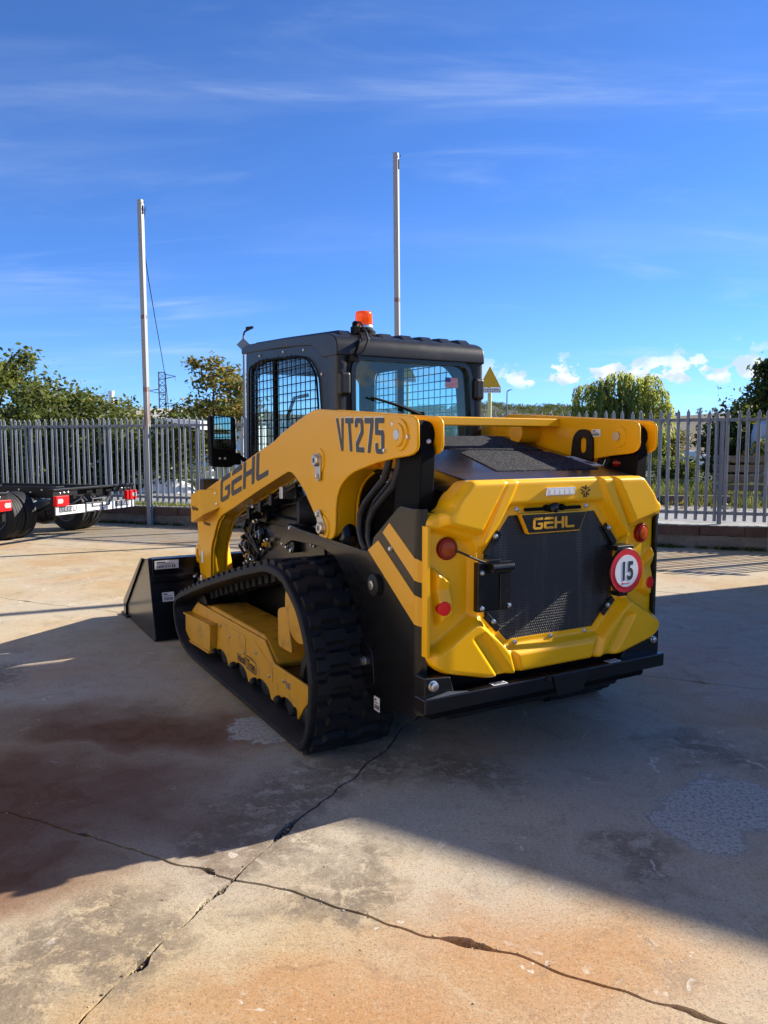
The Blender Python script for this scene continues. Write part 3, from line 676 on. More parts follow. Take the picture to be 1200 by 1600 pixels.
tree('autumn_tree', 'autumn tree with gold and brown leaves beside the cab', 'tree', (-5.65, 25.5, .2), 4.05, (1.55, 1.4), 7000, .095, ['olive', 'gold', 'rust', 'mid', 'light'], [3, 3.4, 1.6, 2, 1.4], 4, .08, 50, .42, zc=.58, shell=.35)
HG = 'shrubs of the dark hedge behind the left fence'
for j in range(9):
    x = -13.2+j*1.05
    tree('hedge_shrub', 'dark evergreen hedge shrub behind the left fence, '+['leftmost, cut by the picture edge', 'second from the left edge', 'third from the left edge', 'fourth from the left edge', 'fifth from the left edge', 'sixth, left of the rusty post', 'seventh, right of the rusty post', 'eighth, left of the mirror', 'rightmost, behind the mirror'][j], 'shrub', (x, 19.6+.5*math.sin(j*2.1)-.18*j, .25), 1.95+.15*math.sin(j*1.7), (.78, .65), 3600, .075, ['dark', 'dark', 'mid', 'olive', 'light'], [5, 3, 3, 1.2, .5], 20+j, .05, 30, .36, HG, zc=.5, shell=.2, zmin=.02)
# weeping willow
def willow(base, h, rad, seed):
    rng = np.random.default_rng(seed); t = thing('willow_tree', 'weeping willow with hanging yellow green strands behind the right fence', 'tree', base)
    tops = []; pts = []; mi = []
    heads = [(-1.75, .1, h*.90, .72), (-1.1, -.2, h*.93, .5), (-.15, .1, h*1.0, .62), (.35, -.3, h*.97, .5), (.95, .2, h*.91, .55), (1.55, 0, h*.97, .5), (1.95, .1, h*.86, .5), (.1, .4, h*.80, 1.3), (-2.25, 0, h*.72, .35), (2.35, .1, h*.74, .35), (-.75, .2, h*.80, .6)]
    for hx, hy, hz, hr in heads:
        for j in range(int(66*hr)):
            a = rng.uniform(0, 6.28); q_ = hr*math.sqrt(rng.uniform(.02, 1)); x, y = hx+q_*math.cos(a), hy+q_*math.sin(a); z = hz-.45*(q_/hr)**2*hr+rng.uniform(-.08, .05)
            L = rng.uniform(.5, 1.0)*(z-.9) if rng.random() < .55 else rng.uniform(.5, 1.5)
            m_ = int(L/.040); sx, sy = rng.normal(0, .09, 2); tt = np.arange(m_)*.040; out = .16*np.sqrt(np.minimum(tt, .6)/.6)
            px_ = x+math.cos(a)*out+sx*tt*.3+.02*np.sin(tt*7+a); py_ = y+math.sin(a)*out+sy*tt*.3; pz_ = z-tt+.10*np.exp(-tt*3)
            pts.append(np.stack([px_, py_, pz_], 1)+rng.normal(0, .018, (m_, 3))); mi.append(np.full(m_, rng.choice(3, p=[.5, .33, .17]))); tops.append((x, y, z))
    P = np.concatenate(pts); mi = np.concatenate(mi)
    me = leaf_mesh('crown', P, .075, [LEAF['willow'], LEAF['willow_pale'], LEAF['light']], mi, up=0, elong=2.6, down=2.2, rng=rng)
    q = MB(); q.tube([(0, 0, -.2), (.05, 0, h*.3), (-.05, 0, h*.6)], [.28, .22, .15], 10)
    for hx, hy, hz, hr in heads: q.tube([(0, 0, h*.35), (hx*.5, hy*.5, hz*.8), (hx, hy, hz-.1)], [.13, .08, .03], 6)
    q.build('trunk', BARK, t); link('crown', me, t)
willow((12.35, 40, -1.0), 6.15, 2.6, 9)
tree('autumn_shrub', 'yellowing shrub leaning against the right side of the willow', 'shrub', (15.35, 41, -1.0), 3.6, (.95, .9), 3200, .11, ['gold', 'light', 'olive', 'straw'], [3, 2, 3, 1], 31, .06, 30, .4, zc=.55, shell=.3)
iv = tree('ivy_tree', 'ivy-covered tree with a bare brown trunk top at the right edge', 'tree', (11.15, 22, .1), 4.1, (.78, .8), 8000, .10, ['dark', 'mid', 'olive', 'light'], [4, 3, 2, 1.4], 32, .12, 46, .36, zc=.60, shell=.35, zmin=.9)
q = MB(); q.tube([(-.50, -.85, 2.5), (-.48, -.87, 3.2), (-.52, -.85, 3.85)], [.09, .085, .075], 10); q.build('bare_trunk', BARK, iv)
RG = 'dark bushes behind the right fence'
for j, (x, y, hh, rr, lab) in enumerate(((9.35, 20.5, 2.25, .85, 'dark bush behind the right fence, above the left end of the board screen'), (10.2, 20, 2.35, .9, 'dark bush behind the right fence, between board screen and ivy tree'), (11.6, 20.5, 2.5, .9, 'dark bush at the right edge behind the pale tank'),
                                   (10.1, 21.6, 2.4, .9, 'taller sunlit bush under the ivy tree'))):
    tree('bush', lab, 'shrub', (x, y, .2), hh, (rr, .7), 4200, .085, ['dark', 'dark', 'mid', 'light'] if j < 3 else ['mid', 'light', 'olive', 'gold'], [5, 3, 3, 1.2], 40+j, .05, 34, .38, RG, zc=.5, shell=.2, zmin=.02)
for j, (x, y, hh, rr, lab) in enumerate(((11.6, 33, 1.5, .9, 'low scrub below the willow, left of the white vans'), (13.7, 34, 1.25, 1.0, 'low dark scrub in front of the white vans'), (9.6, 25, .62, .9, 'low shaded scrub right behind the right fence, left of the board screen'))):
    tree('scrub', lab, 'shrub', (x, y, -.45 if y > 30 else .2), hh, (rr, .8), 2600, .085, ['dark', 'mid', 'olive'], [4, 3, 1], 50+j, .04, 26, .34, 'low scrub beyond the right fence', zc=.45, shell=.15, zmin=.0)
tree('flower_shrub', 'small yellow-leaved shrub behind the board screen', 'shrub', (9.35, 18.6, .3), 1.25, (.35, .3), 900, .08, ['gold', 'light', 'straw'], [3, 2, 1], 61, .03, 16, .22, zc=.6)
# grass and weeds
def grass(name, label_kind, n, box, hgt, mats, wts, seed, wd=.006, foot=None, sg=.12):
    rng = np.random.default_rng(seed); P = np.stack([rng.uniform(box[0], box[1], n), rng.uniform(box[2], box[3], n)], 1)
    cl = rng.normal(size=(n, 2))*sg; k = rng.integers(0, max(1, n//30), n); P = P[k]+cl
    W3 = np.array([list(fen(a, b)) for a, b in P]); W3[:, 2] = [terr(x, y) if foot is None else foot for x, y, _ in W3]
    hh = hgt*rng.uniform(.4, 1.3, n); d = rng.normal(0, .35, (n, 2)); ang = rng.uniform(0, 6.28, n); w2 = np.stack([np.cos(ang), np.sin(ang)], 1)*wd*rng.uniform(.6, 1.6, (n, 1))
    V = np.zeros((n, 3, 3)); V[:, 0] = W3; V[:, 1] = W3; V[:, 0, :2] -= w2; V[:, 1, :2] += w2; V[:, 2] = W3; V[:, 2, :2] += d*hh[:, None]; V[:, 2, 2] += hh
    me = npmesh(name, V.reshape(-1, 3), np.arange(n*3).reshape(n, 3), [LEAF[m] for m in mats], rng.choice(len(mats), n, p=np.array(wts)/sum(wts)))
    link(name, me, None, kind='stuff')
grass('grass', '', 26000, (4, 16, 3.0, 12), .20, ['grass', 'mid', 'olive', 'straw'], [4, 4, 2, .6], 71, .011)
grass('grass', '', 15000, (-10, 6, 3.6, 7), .22, ['olive', 'straw', 'light', 'mid'], [3, 2, 2, 2], 72, .010)
grass('weeds', '', 2500, (-2, 1.8, .1, .55), .07, ['mid', 'olive', 'light'], [3, 2, 2], 73, .008)
grass('weeds', '', 9000, (-8, 14, -.05, 0.0), .05, ['dark', 'mid', 'olive'], [4, 2, 1], 74, .008, 0, .035)
# fallen leaves behind the right fence
n = 1500; C_ = np.array([list(fen(a, b, .335)) for a, b in zip(RNG.uniform(5, 14, n), RNG.uniform(2.2, 4.2, n))]); 
link('fallen_leaves', leaf_mesh('fallen_leaves', C_, .05, [LEAF['straw'], LEAF['gold'], LEAF['rust']], RNG.integers(0, 3, n), up=3), None, kind='stuff')
# woods on the hill: far mass of trees, and single trees on the bare skyline
n = 1600; th = R(1)*RNG.uniform(70.5, 92, n); rr_ = RNG.uniform(180, 545, n)
PC = []; 
for t_, r_ in zip(th, rr_):
    x, y = r_*math.cos(t_), r_*math.sin(t_)
    if math.sin(x*.03+y*.011) + .5*math.sin(y*.045) > -.55 or r_ > 480: PC.append((x, y, terr(x, y), RNG.uniform(1.4, 3.0)))
PC = np.array(PC); k = RNG.integers(0, len(PC), 90000); nrm = RNG.normal(size=(90000, 3)); nrm /= np.linalg.norm(nrm, axis=1, keepdims=True)
Q = PC[k, :3]+nrm*PC[k, 3:4]*np.array([.75, .75, .6])*RNG.uniform(.6, 1, (90000, 1)); Q[:, 2] += PC[k, 3]*.6
link('hill_woods', leaf_mesh('hill_woods', Q, .42, [LEAF['dark'], LEAF['dark'], LEAF['mid']], RNG.integers(0, 3, len(Q)), elong=1.3), None, kind='stuff')
for j in range(14):
    az = R(72-1.05*j-RNG.uniform(-.3, .3)); r_ = 515; x, y = r_*math.cos(az), r_*math.sin(az); hh = RNG.uniform(2.6, 5.2)
    tree('skyline_tree', 'tiny lone tree on the bare far skyline, '+['first', 'second', 'third', 'fourth', 'fifth', 'sixth', 'seventh', 'eighth', 'ninth', 'tenth', 'eleventh', 'twelfth', 'thirteenth', 'last'][j]+' from the willow', 'tree', (x, y, terr(x, y)-.2), hh, (hh*.42, hh*.42), 260, .45, ['dark', 'mid'], [2, 1], 200+j, .14, 9, hh*.16, 'lone trees on the far right skyline', zc=.68, limbs=3)

# ---------------------------------------------------------------- compact track loader (machine frame: x right, y forward, z up; origin under the rear door)
LD = thing('track_loader', 'yellow and black compact track loader parked on the cracked concrete yard', 'loader', (.752, 3.267, 0), R(29.9))
def rpoly(P, r, n=4):
    out = []; m = len(P)
    for i in range(m):
        p0, p, p1 = Vector(P[i-1]), Vector(P[i]), Vector(P[(i+1) % m]); rr = r[i] if isinstance(r, (list, tuple)) else r
        if rr <= 0: out.append(tuple(p)); continue
        a = (p0-p); b = (p1-p); d = min(rr, a.length*.48, b.length*.48); a = p+a.normalized()*d; b = p+b.normalized()*d
        for k in range(n+1):
            t = k/n; out.append(tuple(a*(1-t)**2+p*2*t*(1-t)+b*t*t))
    return out
def inside(p, P):
    c = False; x, y = p; j = len(P)-1
    for i in range(len(P)):
        if (P[i][1] > y) != (P[j][1] > y) and x < (P[j][0]-P[i][0])*(y-P[i][1])/(P[j][1]-P[i][1])+P[i][0]: c = not c
        j = i
    return c
def plate(outer, holes, ax, a, b, mb=None):
    q = mb or MB(); V = []; Ed = []; loops = [outer]+holes
    for L in loops:
        s = len(V); V += [Vector(p) for p in L]; Ed += [(s+i, s+(i+1) % len(L)) for i in range(len(L))]
    vv, ee, ff = delaunay_2d_cdt(V, Ed, [], 0, 1e-6)[:3]
    def mk(p, t): return {'x': (t, p[0], p[1]), 'y': (p[0], t, p[1]), 'z': (p[0], p[1], t)}[ax]
    ok = []
    for f in ff:
        c = sum((vv[i] for i in f), Vector((0, 0)))/len(f)
        if inside(c, outer) and not any(inside(c, h) for h in holes): ok.append(f)
    n = len(vv); q.add([mk(p, a) for p in vv]+[mk(p, b) for p in vv], [tuple(f) for f in ok]+[tuple(n+i for i in reversed(f)) for f in ok])
    for L in loops:
        m = len(L); q.add([mk(p, a) for p in L]+[mk(p, b) for p in L], [(i, (i+1) % m, m+(i+1) % m, m+i) for i in range(m)])
    me_fix.append(q); return q
me_fix = []
def fixn(o):
    bm = bmesh.new(); bm.from_mesh(o.data); bmesh.ops.remove_doubles(bm, verts=bm.verts, dist=1e-5); bmesh.ops.recalc_face_normals(bm, faces=bm.faces); bm.to_mesh(o.data); bm.free(); return o
bq = MB(); bq.lathe([(.0115, 0), (.0115, .002), (.0095, .0025), (.0095, .009), (.0075, .010)], (0, 0, 0), (0, 0, 1), 10); BOLT = bq.mesh('bolt', STEEL)
def bolt(parent, p, axis=(0, -1, 0), s=1.):
    o = link('bolt', BOLT, parent, p); o.rotation_euler = Vector(axis).to_track_quat('Z', 'Y').to_euler(); o.scale = (s, s, s); return o
GLY = {'G': [[(1, 1), (.16, 1), (0, .86), (0, .14), (.16, 0), (.84, 0), (1, .14), (1, .56), (.48, .56), (.48, .40), (.77, .40), (.77, .19), (.23, .19), (.23, .81), (1, .81)]],
       'E': [[(0, .80), (.12, 1), (1, 1), (1, .80)], [(0, .62), (0, .14), (.14, 0), (1, 0), (1, .19), (.24, .19), (.24, .42), (1, .42), (1, .62)]],
       'H': [[(0, 0), (0, 1), (.24, 1), (.24, .6), (.76, .6), (.76, 1), (1, 1), (1, 0), (.76, 0), (.76, .41), (.24, .41), (.24, 0)]],
       'L': [[(0, 1), (0, .14), (.14, 0), (1, 0), (1, .19), (.24, .19), (.24, 1)]],
       'V': [[(0, 1), (.3, 1), (.5, .3), (.7, 1), (1, 1), (.64, 0), (.36, 0)]],
       'T': [[(0, 1), (1, 1), (1, .84), (.66, .84), (.66, 0), (.34, 0), (.34, .84), (0, .84)]],
       '2': [[(0, .72), (0, .9), (.14, 1), (.86, 1), (1, .9), (1, .56), (.34, .2), (.34, .15), (1, .15), (1, 0), (0, 0), (0, .26), (.68, .62), (.68, .85), (.32, .85), (.32, .72)]],
       '7': [[(0, 1), (1, 1), (1, .84), (.56, 0), (.22, 0), (.66, .84), (0, .84)]],
       '5': [[(0, 1), (1, 1), (1, .85), (.33, .85), (.33, .66), (.86, .66), (1, .56), (1, .1), (.86, 0), (.14, 0), (0, .1), (0, .3), (.32, .3), (.32, .14), (.67, .14), (.67, .52), (0, .52)]]}
def word(txt, fn, mat, parent, nrm, gap=.14, wid=1., th=.0015, lift=.0):
    """glyph strokes laid through fn(x, y) -> point; x runs 0..1 along the word"""
    n = len(txt); cw = 1/(n+(n-1)*gap)
    for i, ch in enumerate(txt):
        q = MB()
        for poly in GLY[ch]:
            poly = rpoly(poly, .06, 2)
            P = [Vector(fn((i*(1+gap)+x)*cw, y)) for x, y in poly]; m = len(P); nv = Vector(nrm)
            q.add([p+nv*(th+lift) for p in P]+[p+nv*lift for p in P], [tuple(range(m))]+[(k, m+k, m+(k+1) % m, (k+1) % m) for k in range(m)])
        fixn(q.build('letter', mat, parent, smooth=None))
def sticker(parent, p, du, dv, nrm, w_, h_, bars=True, name='label_sticker', mat=WHT):
    """thin printed label: centre p, in-plane unit vectors du, dv"""
    du, dv, nv, p = Vector(du), Vector(dv), Vector(nrm), Vector(p); q = MB()
    def quad(u0, u1, v0, v1, l): q.add([p+du*u+dv*v+nv*l for u, v in ((u0, v0), (u1, v0), (u1, v1), (u0, v1))], [(0, 1, 2, 3)])
    quad(-w_/2, w_/2, -h_/2, h_/2, .0016)
    for u0, u1, v0, v1 in ((-w_/2, w_/2, -h_/2, -h_/2), (-w_/2, w_/2, h_/2, h_/2)):
        q.add([p+du*u0+dv*v0+nv*.0016, p+du*u1+dv*v0+nv*.0016, p+du*u1+dv*v0, p+du*u0+dv*v0], [(0, 1, 2, 3)])
    q.mi = 1
    if bars:
        rg = random.Random(int(abs(p.x*1000+p.z*3000))); u = -w_*.40
        while u < w_*.38:
            d = rg.uniform(.02, .06)*w_; quad(u, u+d, -h_*.38, -h_*.05, .0024); u += d+rg.uniform(.02, .05)*w_
        quad(-w_*.4, -w_*.05, h_*.22, h_*.36, .0024); quad(-w_*.4, w_*.3, h_*.06, h_*.12, .0024)
    return fixn(q.build(name, [mat, GRYT], parent, smooth=None))

# --- chassis and engine bay
q = MB(); q.box2((-.50, .10, .26), (.50, 2.55, .98)); q.build('chassis', BLKS, LD, bevel=.02)
q = MB(); q.prism([(.06, .36), (1.12, .36), (1.12, 1.30), (.30, 1.24), (.06, 1.20)], 'x', -.46, .46); q.build('engine_bay', BLKM, LD, bevel=.02)
q = MB(); q.box2((-.48, 1.15, .95), (.48, 2.56, 1.12)); q.build('cab_floor', BLKS, LD, bevel=.02)
q = MB(); q.box2((-.62, .05, .30), (.62, .16, 1.15)); q.build('rear_frame', BLKM, LD, bevel=.015)
# side panels with the rear corner bent round, decal stripes on them
panel = [(.065, .335), (.42, .25), (.455, .45), (.53, .62), (.64, .77), (.78, .885), (.95, .915), (1.30, .905), (1.42, .86), (1.46, .90), (1.30, .985), (.779, .945), (.46, .952), (.42, .975), (.40, 1.02), (.20, 1.16), (.173, 1.172), (.065, 1.166)]
for sx in (-1, 1):
    q = MB(); q.prism(panel, 'x', sx*.69, sx*.672)
    p = fixn(q.build('side_panel', BLK, LD, bevel=.004))
    q = MB(); vs = [(sx*.69, .064), (sx*.684, .050), (sx*.672, .040), (sx*.650, .034), (sx*.650, .050), (sx*.672, .064)]
    q.prism(vs, 'z', .335, 1.166); fixn(q.build('corner_edge', BLK, p, smooth=50))
    if sx < 0:
        for T, Bm in (([(.318, 1.048), (.262, 1.094), (.066, .971), (.066, .882)], ((.971, .882), (.955, .870))), ([(.448, .958), (.356, 1.010), (.066, .823), (.066, .705)], ((.823, .705), (.808, .694)))):
            q = MB(); q.prism(T, 'x', -.6915, -.6895)
            (a1, a0), (b1, b0) = Bm
            X = [(-.6915, .0655, a0), (-.6915, .0655, a1), (-.685, .0495, a1-.004), (-.685, .0495, a0-.004), (-.672, .0385, b1+.004), (-.672, .0385, b0+.004), (-.650, .0325, b1), (-.650, .0325, b0)]
            q.add(X, [(0, 1, 2, 3), (3, 2, 4, 5), (5, 4, 6, 7)]); q.build('decal_stripe', YELD, p, smooth=None)
    q = MB(); q.lathe([(.047, 0), (.047, .018), (.040, .022)], (sx*.69, .376, .815), (sx, 0, 0), 24); q.build('grommet', RUB, p)
    q = MB(); q.lathe([(.020, .018), (.020, .028), (.010, .029), (.009, .022)], (sx*.69, .376, .815), (sx, 0, 0), 16); q.build('pin', STEEL, p)
    q = MB(); q.prism(rpoly([(.52, .56), (.40, .52), (.38, .36), (.50, .34)], .03), 'x', sx*.69, sx*.698); fixn(q.build('access_plate', BLK, p, bevel=.003))
    bolt(p, (sx*.698, .47, .455), (sx, 0, 0), 1.9); bolt(p, (sx*.69, .25, .984), (sx, 0, 0), 1.1)
    for z in (.70, .78, .86):
        q = MB(); q.prism([(.60-.5*(.86-z), z), (.47-.35*(.86-z), z-.05), (.47-.35*(.86-z), z-.055), (.60-.5*(.86-z), z-.005)], 'x', sx*.69, sx*.6955); fixn(q.build('reflection_rib', BLK, p, smooth=None))  # raised strips stand in for the track's reflection in the glossy panel
    if sx < 0: sticker(p, (-.6905, .368, .288), (0, -1, 0), (0, 0, 1), (-1, 0, 0), .050, .062)
    # ledge above the track
    q = MB(); q.prism([(.46, .948), (1.30, .98), (1.46, .895), (1.46, .875), (1.30, .95), (.46, .925)], 'x', sx*.689, sx*.46); fixn(q.build('fender_ledge', BLK, LD, smooth=None))
    q = MB(); q.prism([(1.47, 1.06), (1.60, 1.175), (2.39, 1.03), (2.55, .98), (2.55, .93), (2.12, .968), (1.75, 1.06), (1.60, 1.075)], 'x', sx*.50, sx*.535); fixn(q.build('side_rail_plate', BLK, LD, bevel=.004))
    q = MB(); q.prism([(1.2, .60), (2.56, .60), (2.50, .90), (1.3, .935)], 'x', sx*.50, sx*.512); fixn(q.build('lower_side_plate', BLK, LD, smooth=None))

# --- rear door: moulded plastic relief, built as a fine sheet whose depth follows the moulding
def sdf(P, X, Z):
    d = np.full(X.shape, 1e9); ins = np.zeros(X.shape, bool); n = len(P)
    for i in range(n):
        ax_, az_ = P[i]; bx, bz = P[(i+1) % n]; ex, ez = bx-ax_, bz-az_; wx, wz = X-ax_, Z-az_
        t = np.clip((wx*ex+wz*ez)/(ex*ex+ez*ez), 0, 1); d = np.minimum(d, np.hypot(wx-ex*t, wz-ez*t))
        c = ((az_ > Z) != (bz > Z)) & (X < ex*(Z-az_)/(ez if abs(ez) > 1e-9 else 1e-9)+ax_); ins ^= c
    return np.where(ins, d, -d)
def sst(d, a, b):
    m_, h_ = (a+b)/2, (b-a)*.62; t = np.clip((d-m_+h_)/(2*h_), 0, 1); return t*.75+.25*t*t*(3-2*t)
HALF = [(0, 1.275), (.485, 1.275), (.560, 1.200), (.575, 1.165), (.600, 1.150), (.640, 1.142), (.660, 1.115), (.662, .58), (.645, .535), (.60, .508), (.378, .456), (0, .452)]
OUT = rpoly([(x, z) for x, z in HALF[1:-1]]+[(-x, z) for x, z in HALF[1:-1][::-1]], .022, 4)
HOLE = [(.247, 1.122), (.376, .96), (.37, .715), (.25, .592), (-.25, .592), (-.37, .715), (-.376, .96), (-.247, 1.122)]
def hood_depth(X, Z):
    x = np.abs(X); d = np.zeros(X.shape)
    UL = [(.47, 1.30), (.300, 1.30), (.300, 1.265), (.430, 1.055), (.610, 1.100), (.612, 1.165), (.575, 1.185)]
    d += .042*sst(sdf(UL, x, Z), -.004, .014)
    RB = [(.288, 1.29), (.236, 1.29), (.236, 1.262), (.280, 1.176), (.400, .985), (.425, 1.030)]
    d += .022*sst(sdf(RB, x, Z), -.006, .006)
    OC = [(-.1, 1.168), (.262, 1.168), (.425, .985), (.420, .69), (.262, .560), (-.1, .560)]
    d -= .034*sst(sdf(OC, x, Z), -.007, .009)
    PK = [(.75, 1.095), (.610, 1.080), (.455, 1.030), (.440, .985), (.440, .72), (.610, .605), (.75, .60)]
    d -= .042*sst(sdf(PK, x, Z), -.010, .010)
    WG = [(.628, .930), (.546, .868), (.536, .735), (.606, .700), (.612, .76)]
    wd_ = sdf(WG, x, Z); d += .040*sst(wd_, -.005, .009)*(.55+.45*sst(np.abs(Z-.842), .0, .045))
    LL = [(.640, .590), (.455, .695), (.398, .705), (.262, .548), (.225, .43), (.62, .43), (.66, .54)]
    d += .026*sst(sdf(LL, x, Z), -.006, .010)
    GV = [(.455, .632), (.408, .645), (.262, .455), (.262, .40), (.335, .40), (.337, .468)]
    d -= .020*sst(sdf(GV, x, Z), -.010, .010)
    BT = [(-.1, .545), (.235, .545), (.20, .43), (-.1, .43)]
    d += .016*sst(sdf(BT, x, Z), -.007, .009)
    d -= .026*(1-np.sqrt(np.clip(1-(1-np.clip(sdf(OUT, X, Z)/.020, 0, 1))**2, 0, 1)))
    d -= .018*np.clip((x-.55)/.12, 0, 1)**2
    return d
st = .0060; gx, gz = np.meshgrid(np.arange(-.66, .661, st), np.arange(.45, 1.28, st)); gx = gx+((np.arange(gx.shape[0]) % 2)*st*.5)[:, None]
keep = (sdf(OUT, gx, gz) > st*.55) & (sdf(HOLE, gx, gz) < -st*.55); pts = [Vector(p) for p in zip(gx[keep], gz[keep])]
def dens(L, s):
    o = []
    for i in range(len(L)):
        a, b = Vector(L[i]), Vector(L[(i+1) % len(L)]); n = max(1, int((b-a).length/s)); o += [a+(b-a)*k/n for k in range(n)]
    return o
lo, lh = dens(OUT, st), dens(HOLE, st); Vd = lo+lh+pts; no, nh = len(lo), len(lh)
Ed = [(i, (i+1) % no) for i in range(no)]+[(no+i, no+(i+1) % nh) for i in range(nh)]
vv, ee, ff = delaunay_2d_cdt(Vd, Ed, [], 0, 1e-7)[:3]
vx = np.array([v.x for v in vv]); vz = np.array([v.y for v in vv]); F = np.array([tuple(f) for f in ff if len(f) == 3])
cx, cz = vx[F].mean(1), vz[F].mean(1); F = F[(sdf(OUT, cx, cz) > 0) & (sdf(HOLE, cx, cz) < 0)]
dep = hood_depth(vx, vz); VV = np.stack([vx, -dep, vz], 1)
ar = (vx[F[:, 1]]-vx[F[:, 0]])*(vz[F[:, 2]]-vz[F[:, 0]])-(vx[F[:, 2]]-vx[F[:, 0]])*(vz[F[:, 1]]-vz[F[:, 0]])
F = np.where((ar > 0)[:, None], F, F[:, ::-1])
ring = lambda L: np.array([(p.x, p.y) for p in L])
def skirt(L, y1, y0f):
    global VV, F
    A = ring(L); m = len(A); y0 = -hood_depth(A[:, 0], A[:, 1]) if y0f else y0f; b = len(VV)
    VV = np.concatenate([VV, np.stack([A[:, 0], y0, A[:, 1]], 1), np.stack([A[:, 0]*(.985 if y1 > .05 else 1), np.full(m, y1), A[:, 1]], 1)])
    i = np.arange(m); j = (i+1) % m; F = np.concatenate([F, np.stack([b+i, b+j, b+m+i], 1), np.stack([b+j, b+m+j, b+m+i], 1)])
skirt(lo, .10, True); skirt(lh, .075, True)
hm = npmesh('rear_door', VV, F, YELP, smooth=True); hm.set_sharp_from_angle(angle=R(60))
DOOR = link('rear_door', hm, LD)
q = MB(); q.prism([(-.66, .58), (-.672, .58), (-.672, 1.10), (-.66, 1.10)], 'y', .0, .09); q.build('hinge_edge', YELP, DOOR)
q = MB(); q.prism([(x*1.02, .857+(z-.857)*1.015) for x, z in HOLE], 'y', .040, .046); fixn(q.build('grille', RAD, DOOR, smooth=None))
for sx in (-1, 1):
    for (a, b_) in (((.30, 1.055), (.372, .965)), ((.368, .712), (.300, .645))):
        v = Vector((b_[0]-a[0], b_[1]-a[1])).normalized()*.03; n_ = Vector((-v.y, v.x))
        n_ = n_ if n_.x > 0 else -n_; P = [(sx*(a[0]-n_.x*.5), a[1]-n_.y*.5), (sx*(b_[0]-n_.x*.5), b_[1]-n_.y*.5), (sx*(b_[0]+n_.x*.5), b_[1]+n_.y*.5), (sx*(a[0]+n_.x*.5), a[1]+n_.y*.5)]
        q = MB(); q.prism(P, 'y', .022, .030); fixn(q.build('grille_bracket', BLKS, DOOR, bevel=.002))
for x, z in ((-.209, 1.146), (.190, 1.146), (-.325, 1.040), (.325, 1.040), (-.330, .683), (.330, .683), (-.206, .578), (-.005, .580), (.195, .578)):
    bolt(DOOR, (x, .022 if abs(x) > .3 else .033, z), (0, -1, 0), .95)
q = MB(); q.prism([(-.205, 1.128), (.178, 1.128), (.135, 1.040), (-.160, 1.040)], 'y', .010, .034); o = fixn(q.build('name_badge', YELP, DOOR, bevel=.004))
q = MB(); q.prism([(-.197, 1.123), (.170, 1.123), (.131, 1.045), (-.156, 1.045)], 'y', .0085, .012); fixn(q.build('badge_face', BLK, o, smooth=None))
word('GEHL', lambda x, y: (-.135+.235*x, .0085, 1.058+.050*y), YELD, o, (0, -1, 0), .10)
for x0, x1, z0, z1 in ((-.165, -.062, 1.136, 1.150), (.055, .150, 1.136, 1.150)):
    q = MB(); q.box2((x0, .018, z0), (x1, .034, z1)); q.build('vent_slot', BLKM, o, bevel=.002)
for x, r_ in ((-.047, .014), (-.004, .026), (.039, .014)):
    q = MB(); q.lathe([(r_, 0), (r_, .03), (r_*.8, .036), (r_*.3, .04)], (x, .046, 1.146), (0, -1, 0), 18); q.build('camera_eye', BLK if r_ > .02 else BLKM, o)
q = MB(); q.prism([(-.082, 1.200), (-.076, 1.235), (.086, 1.235), (.080, 1.200)], 'y', -.012, .01); o = fixn(q.build('work_light', CHROME, DOOR, bevel=.003))
for k in range(5):
    q = MB(); q.box2((-.062+k*.028, -.0145, 1.208), (-.042+k*.028, -.011, 1.227)); q.build('diode', WHT, o)
q = MB()
for k in range(3):
    a = R(90+120*k); c, s_ = math.cos(a), math.sin(a)
    def rt_(u, v): return (.152+u*c-v*s_, 1.214+u*s_+v*c)
    for P in ([(.004, -.003), (.026, -.006), (.026, -.0015), (.006, .0)], [(.010, .004), (.016, .006), (.022, .020), (.017, .020)], [(.010, -.007), (.015, -.009), (.020, -.021), (.015, -.019)]):
        q.prism([rt_(*p) for p in P], 'y', -.0045, .012)
fixn(q.build('emblem', GRYT, DOOR, smooth=None))
for sx in (-1, 1):
    q = MB(); q.lathe([(.046, -.04), (.046, -.002), (.040, .004)], (sx*.558, .030, 1.003), (sx*.18, -1, 0), 28); o = q.build('tail_lamp', REDL, DOOR)
    q = MB(); q.lathe([(.032, .002), (.030, .008), (.016, .011), (.001, .012)], (sx*.558, .030, 1.003), (sx*.18, -1, 0), 24); q.build('lens', AMBL, o)
    q = MB(); q.lathe([(.029, -.03), (.029, .002), (.026, .005), (.012, .006)], (sx*.588, .006, .768), (sx*.15, -1, 0), 24); q.build('reflector', RED, DOOR)
# number plate holder, its lamp and cable
q = MB(); q.box2((-.448, -.028, .742), (-.278, .004, .944)); o = q.build('plate_holder', BLK, DOOR, bevel=.004)
q = MB(); q.cyl((-.405, -.058, .925), (-.298, -.058, .925), .018, 14); q.box2((-.40, -.06, .900), (-.30, -.02, .938)); q.box2((-.40, -.035, .938), (-.34, .0, .955)); q.build('plate_lamp', BLK, o, bevel=.003)
q = MB(); q.box2((-.340, -.036, .742), (-.30, -.026, .895)); q.build('plate_clip', BLK, o, bevel=.003)
for x, z in ((-.428, .903), (-.290, .906), (-.290, .757), (-.428, .757)): bolt(o, (x, -.028, z), (0, -1, 0), .9)
q = MB(); q.tube([(-.40, -.03, .94), (-.44, -.012, .955), (-.50, .018, .985), (-.54, .026, 1.0)], .005, 6); q.build('lamp_cable', HOSE, o)
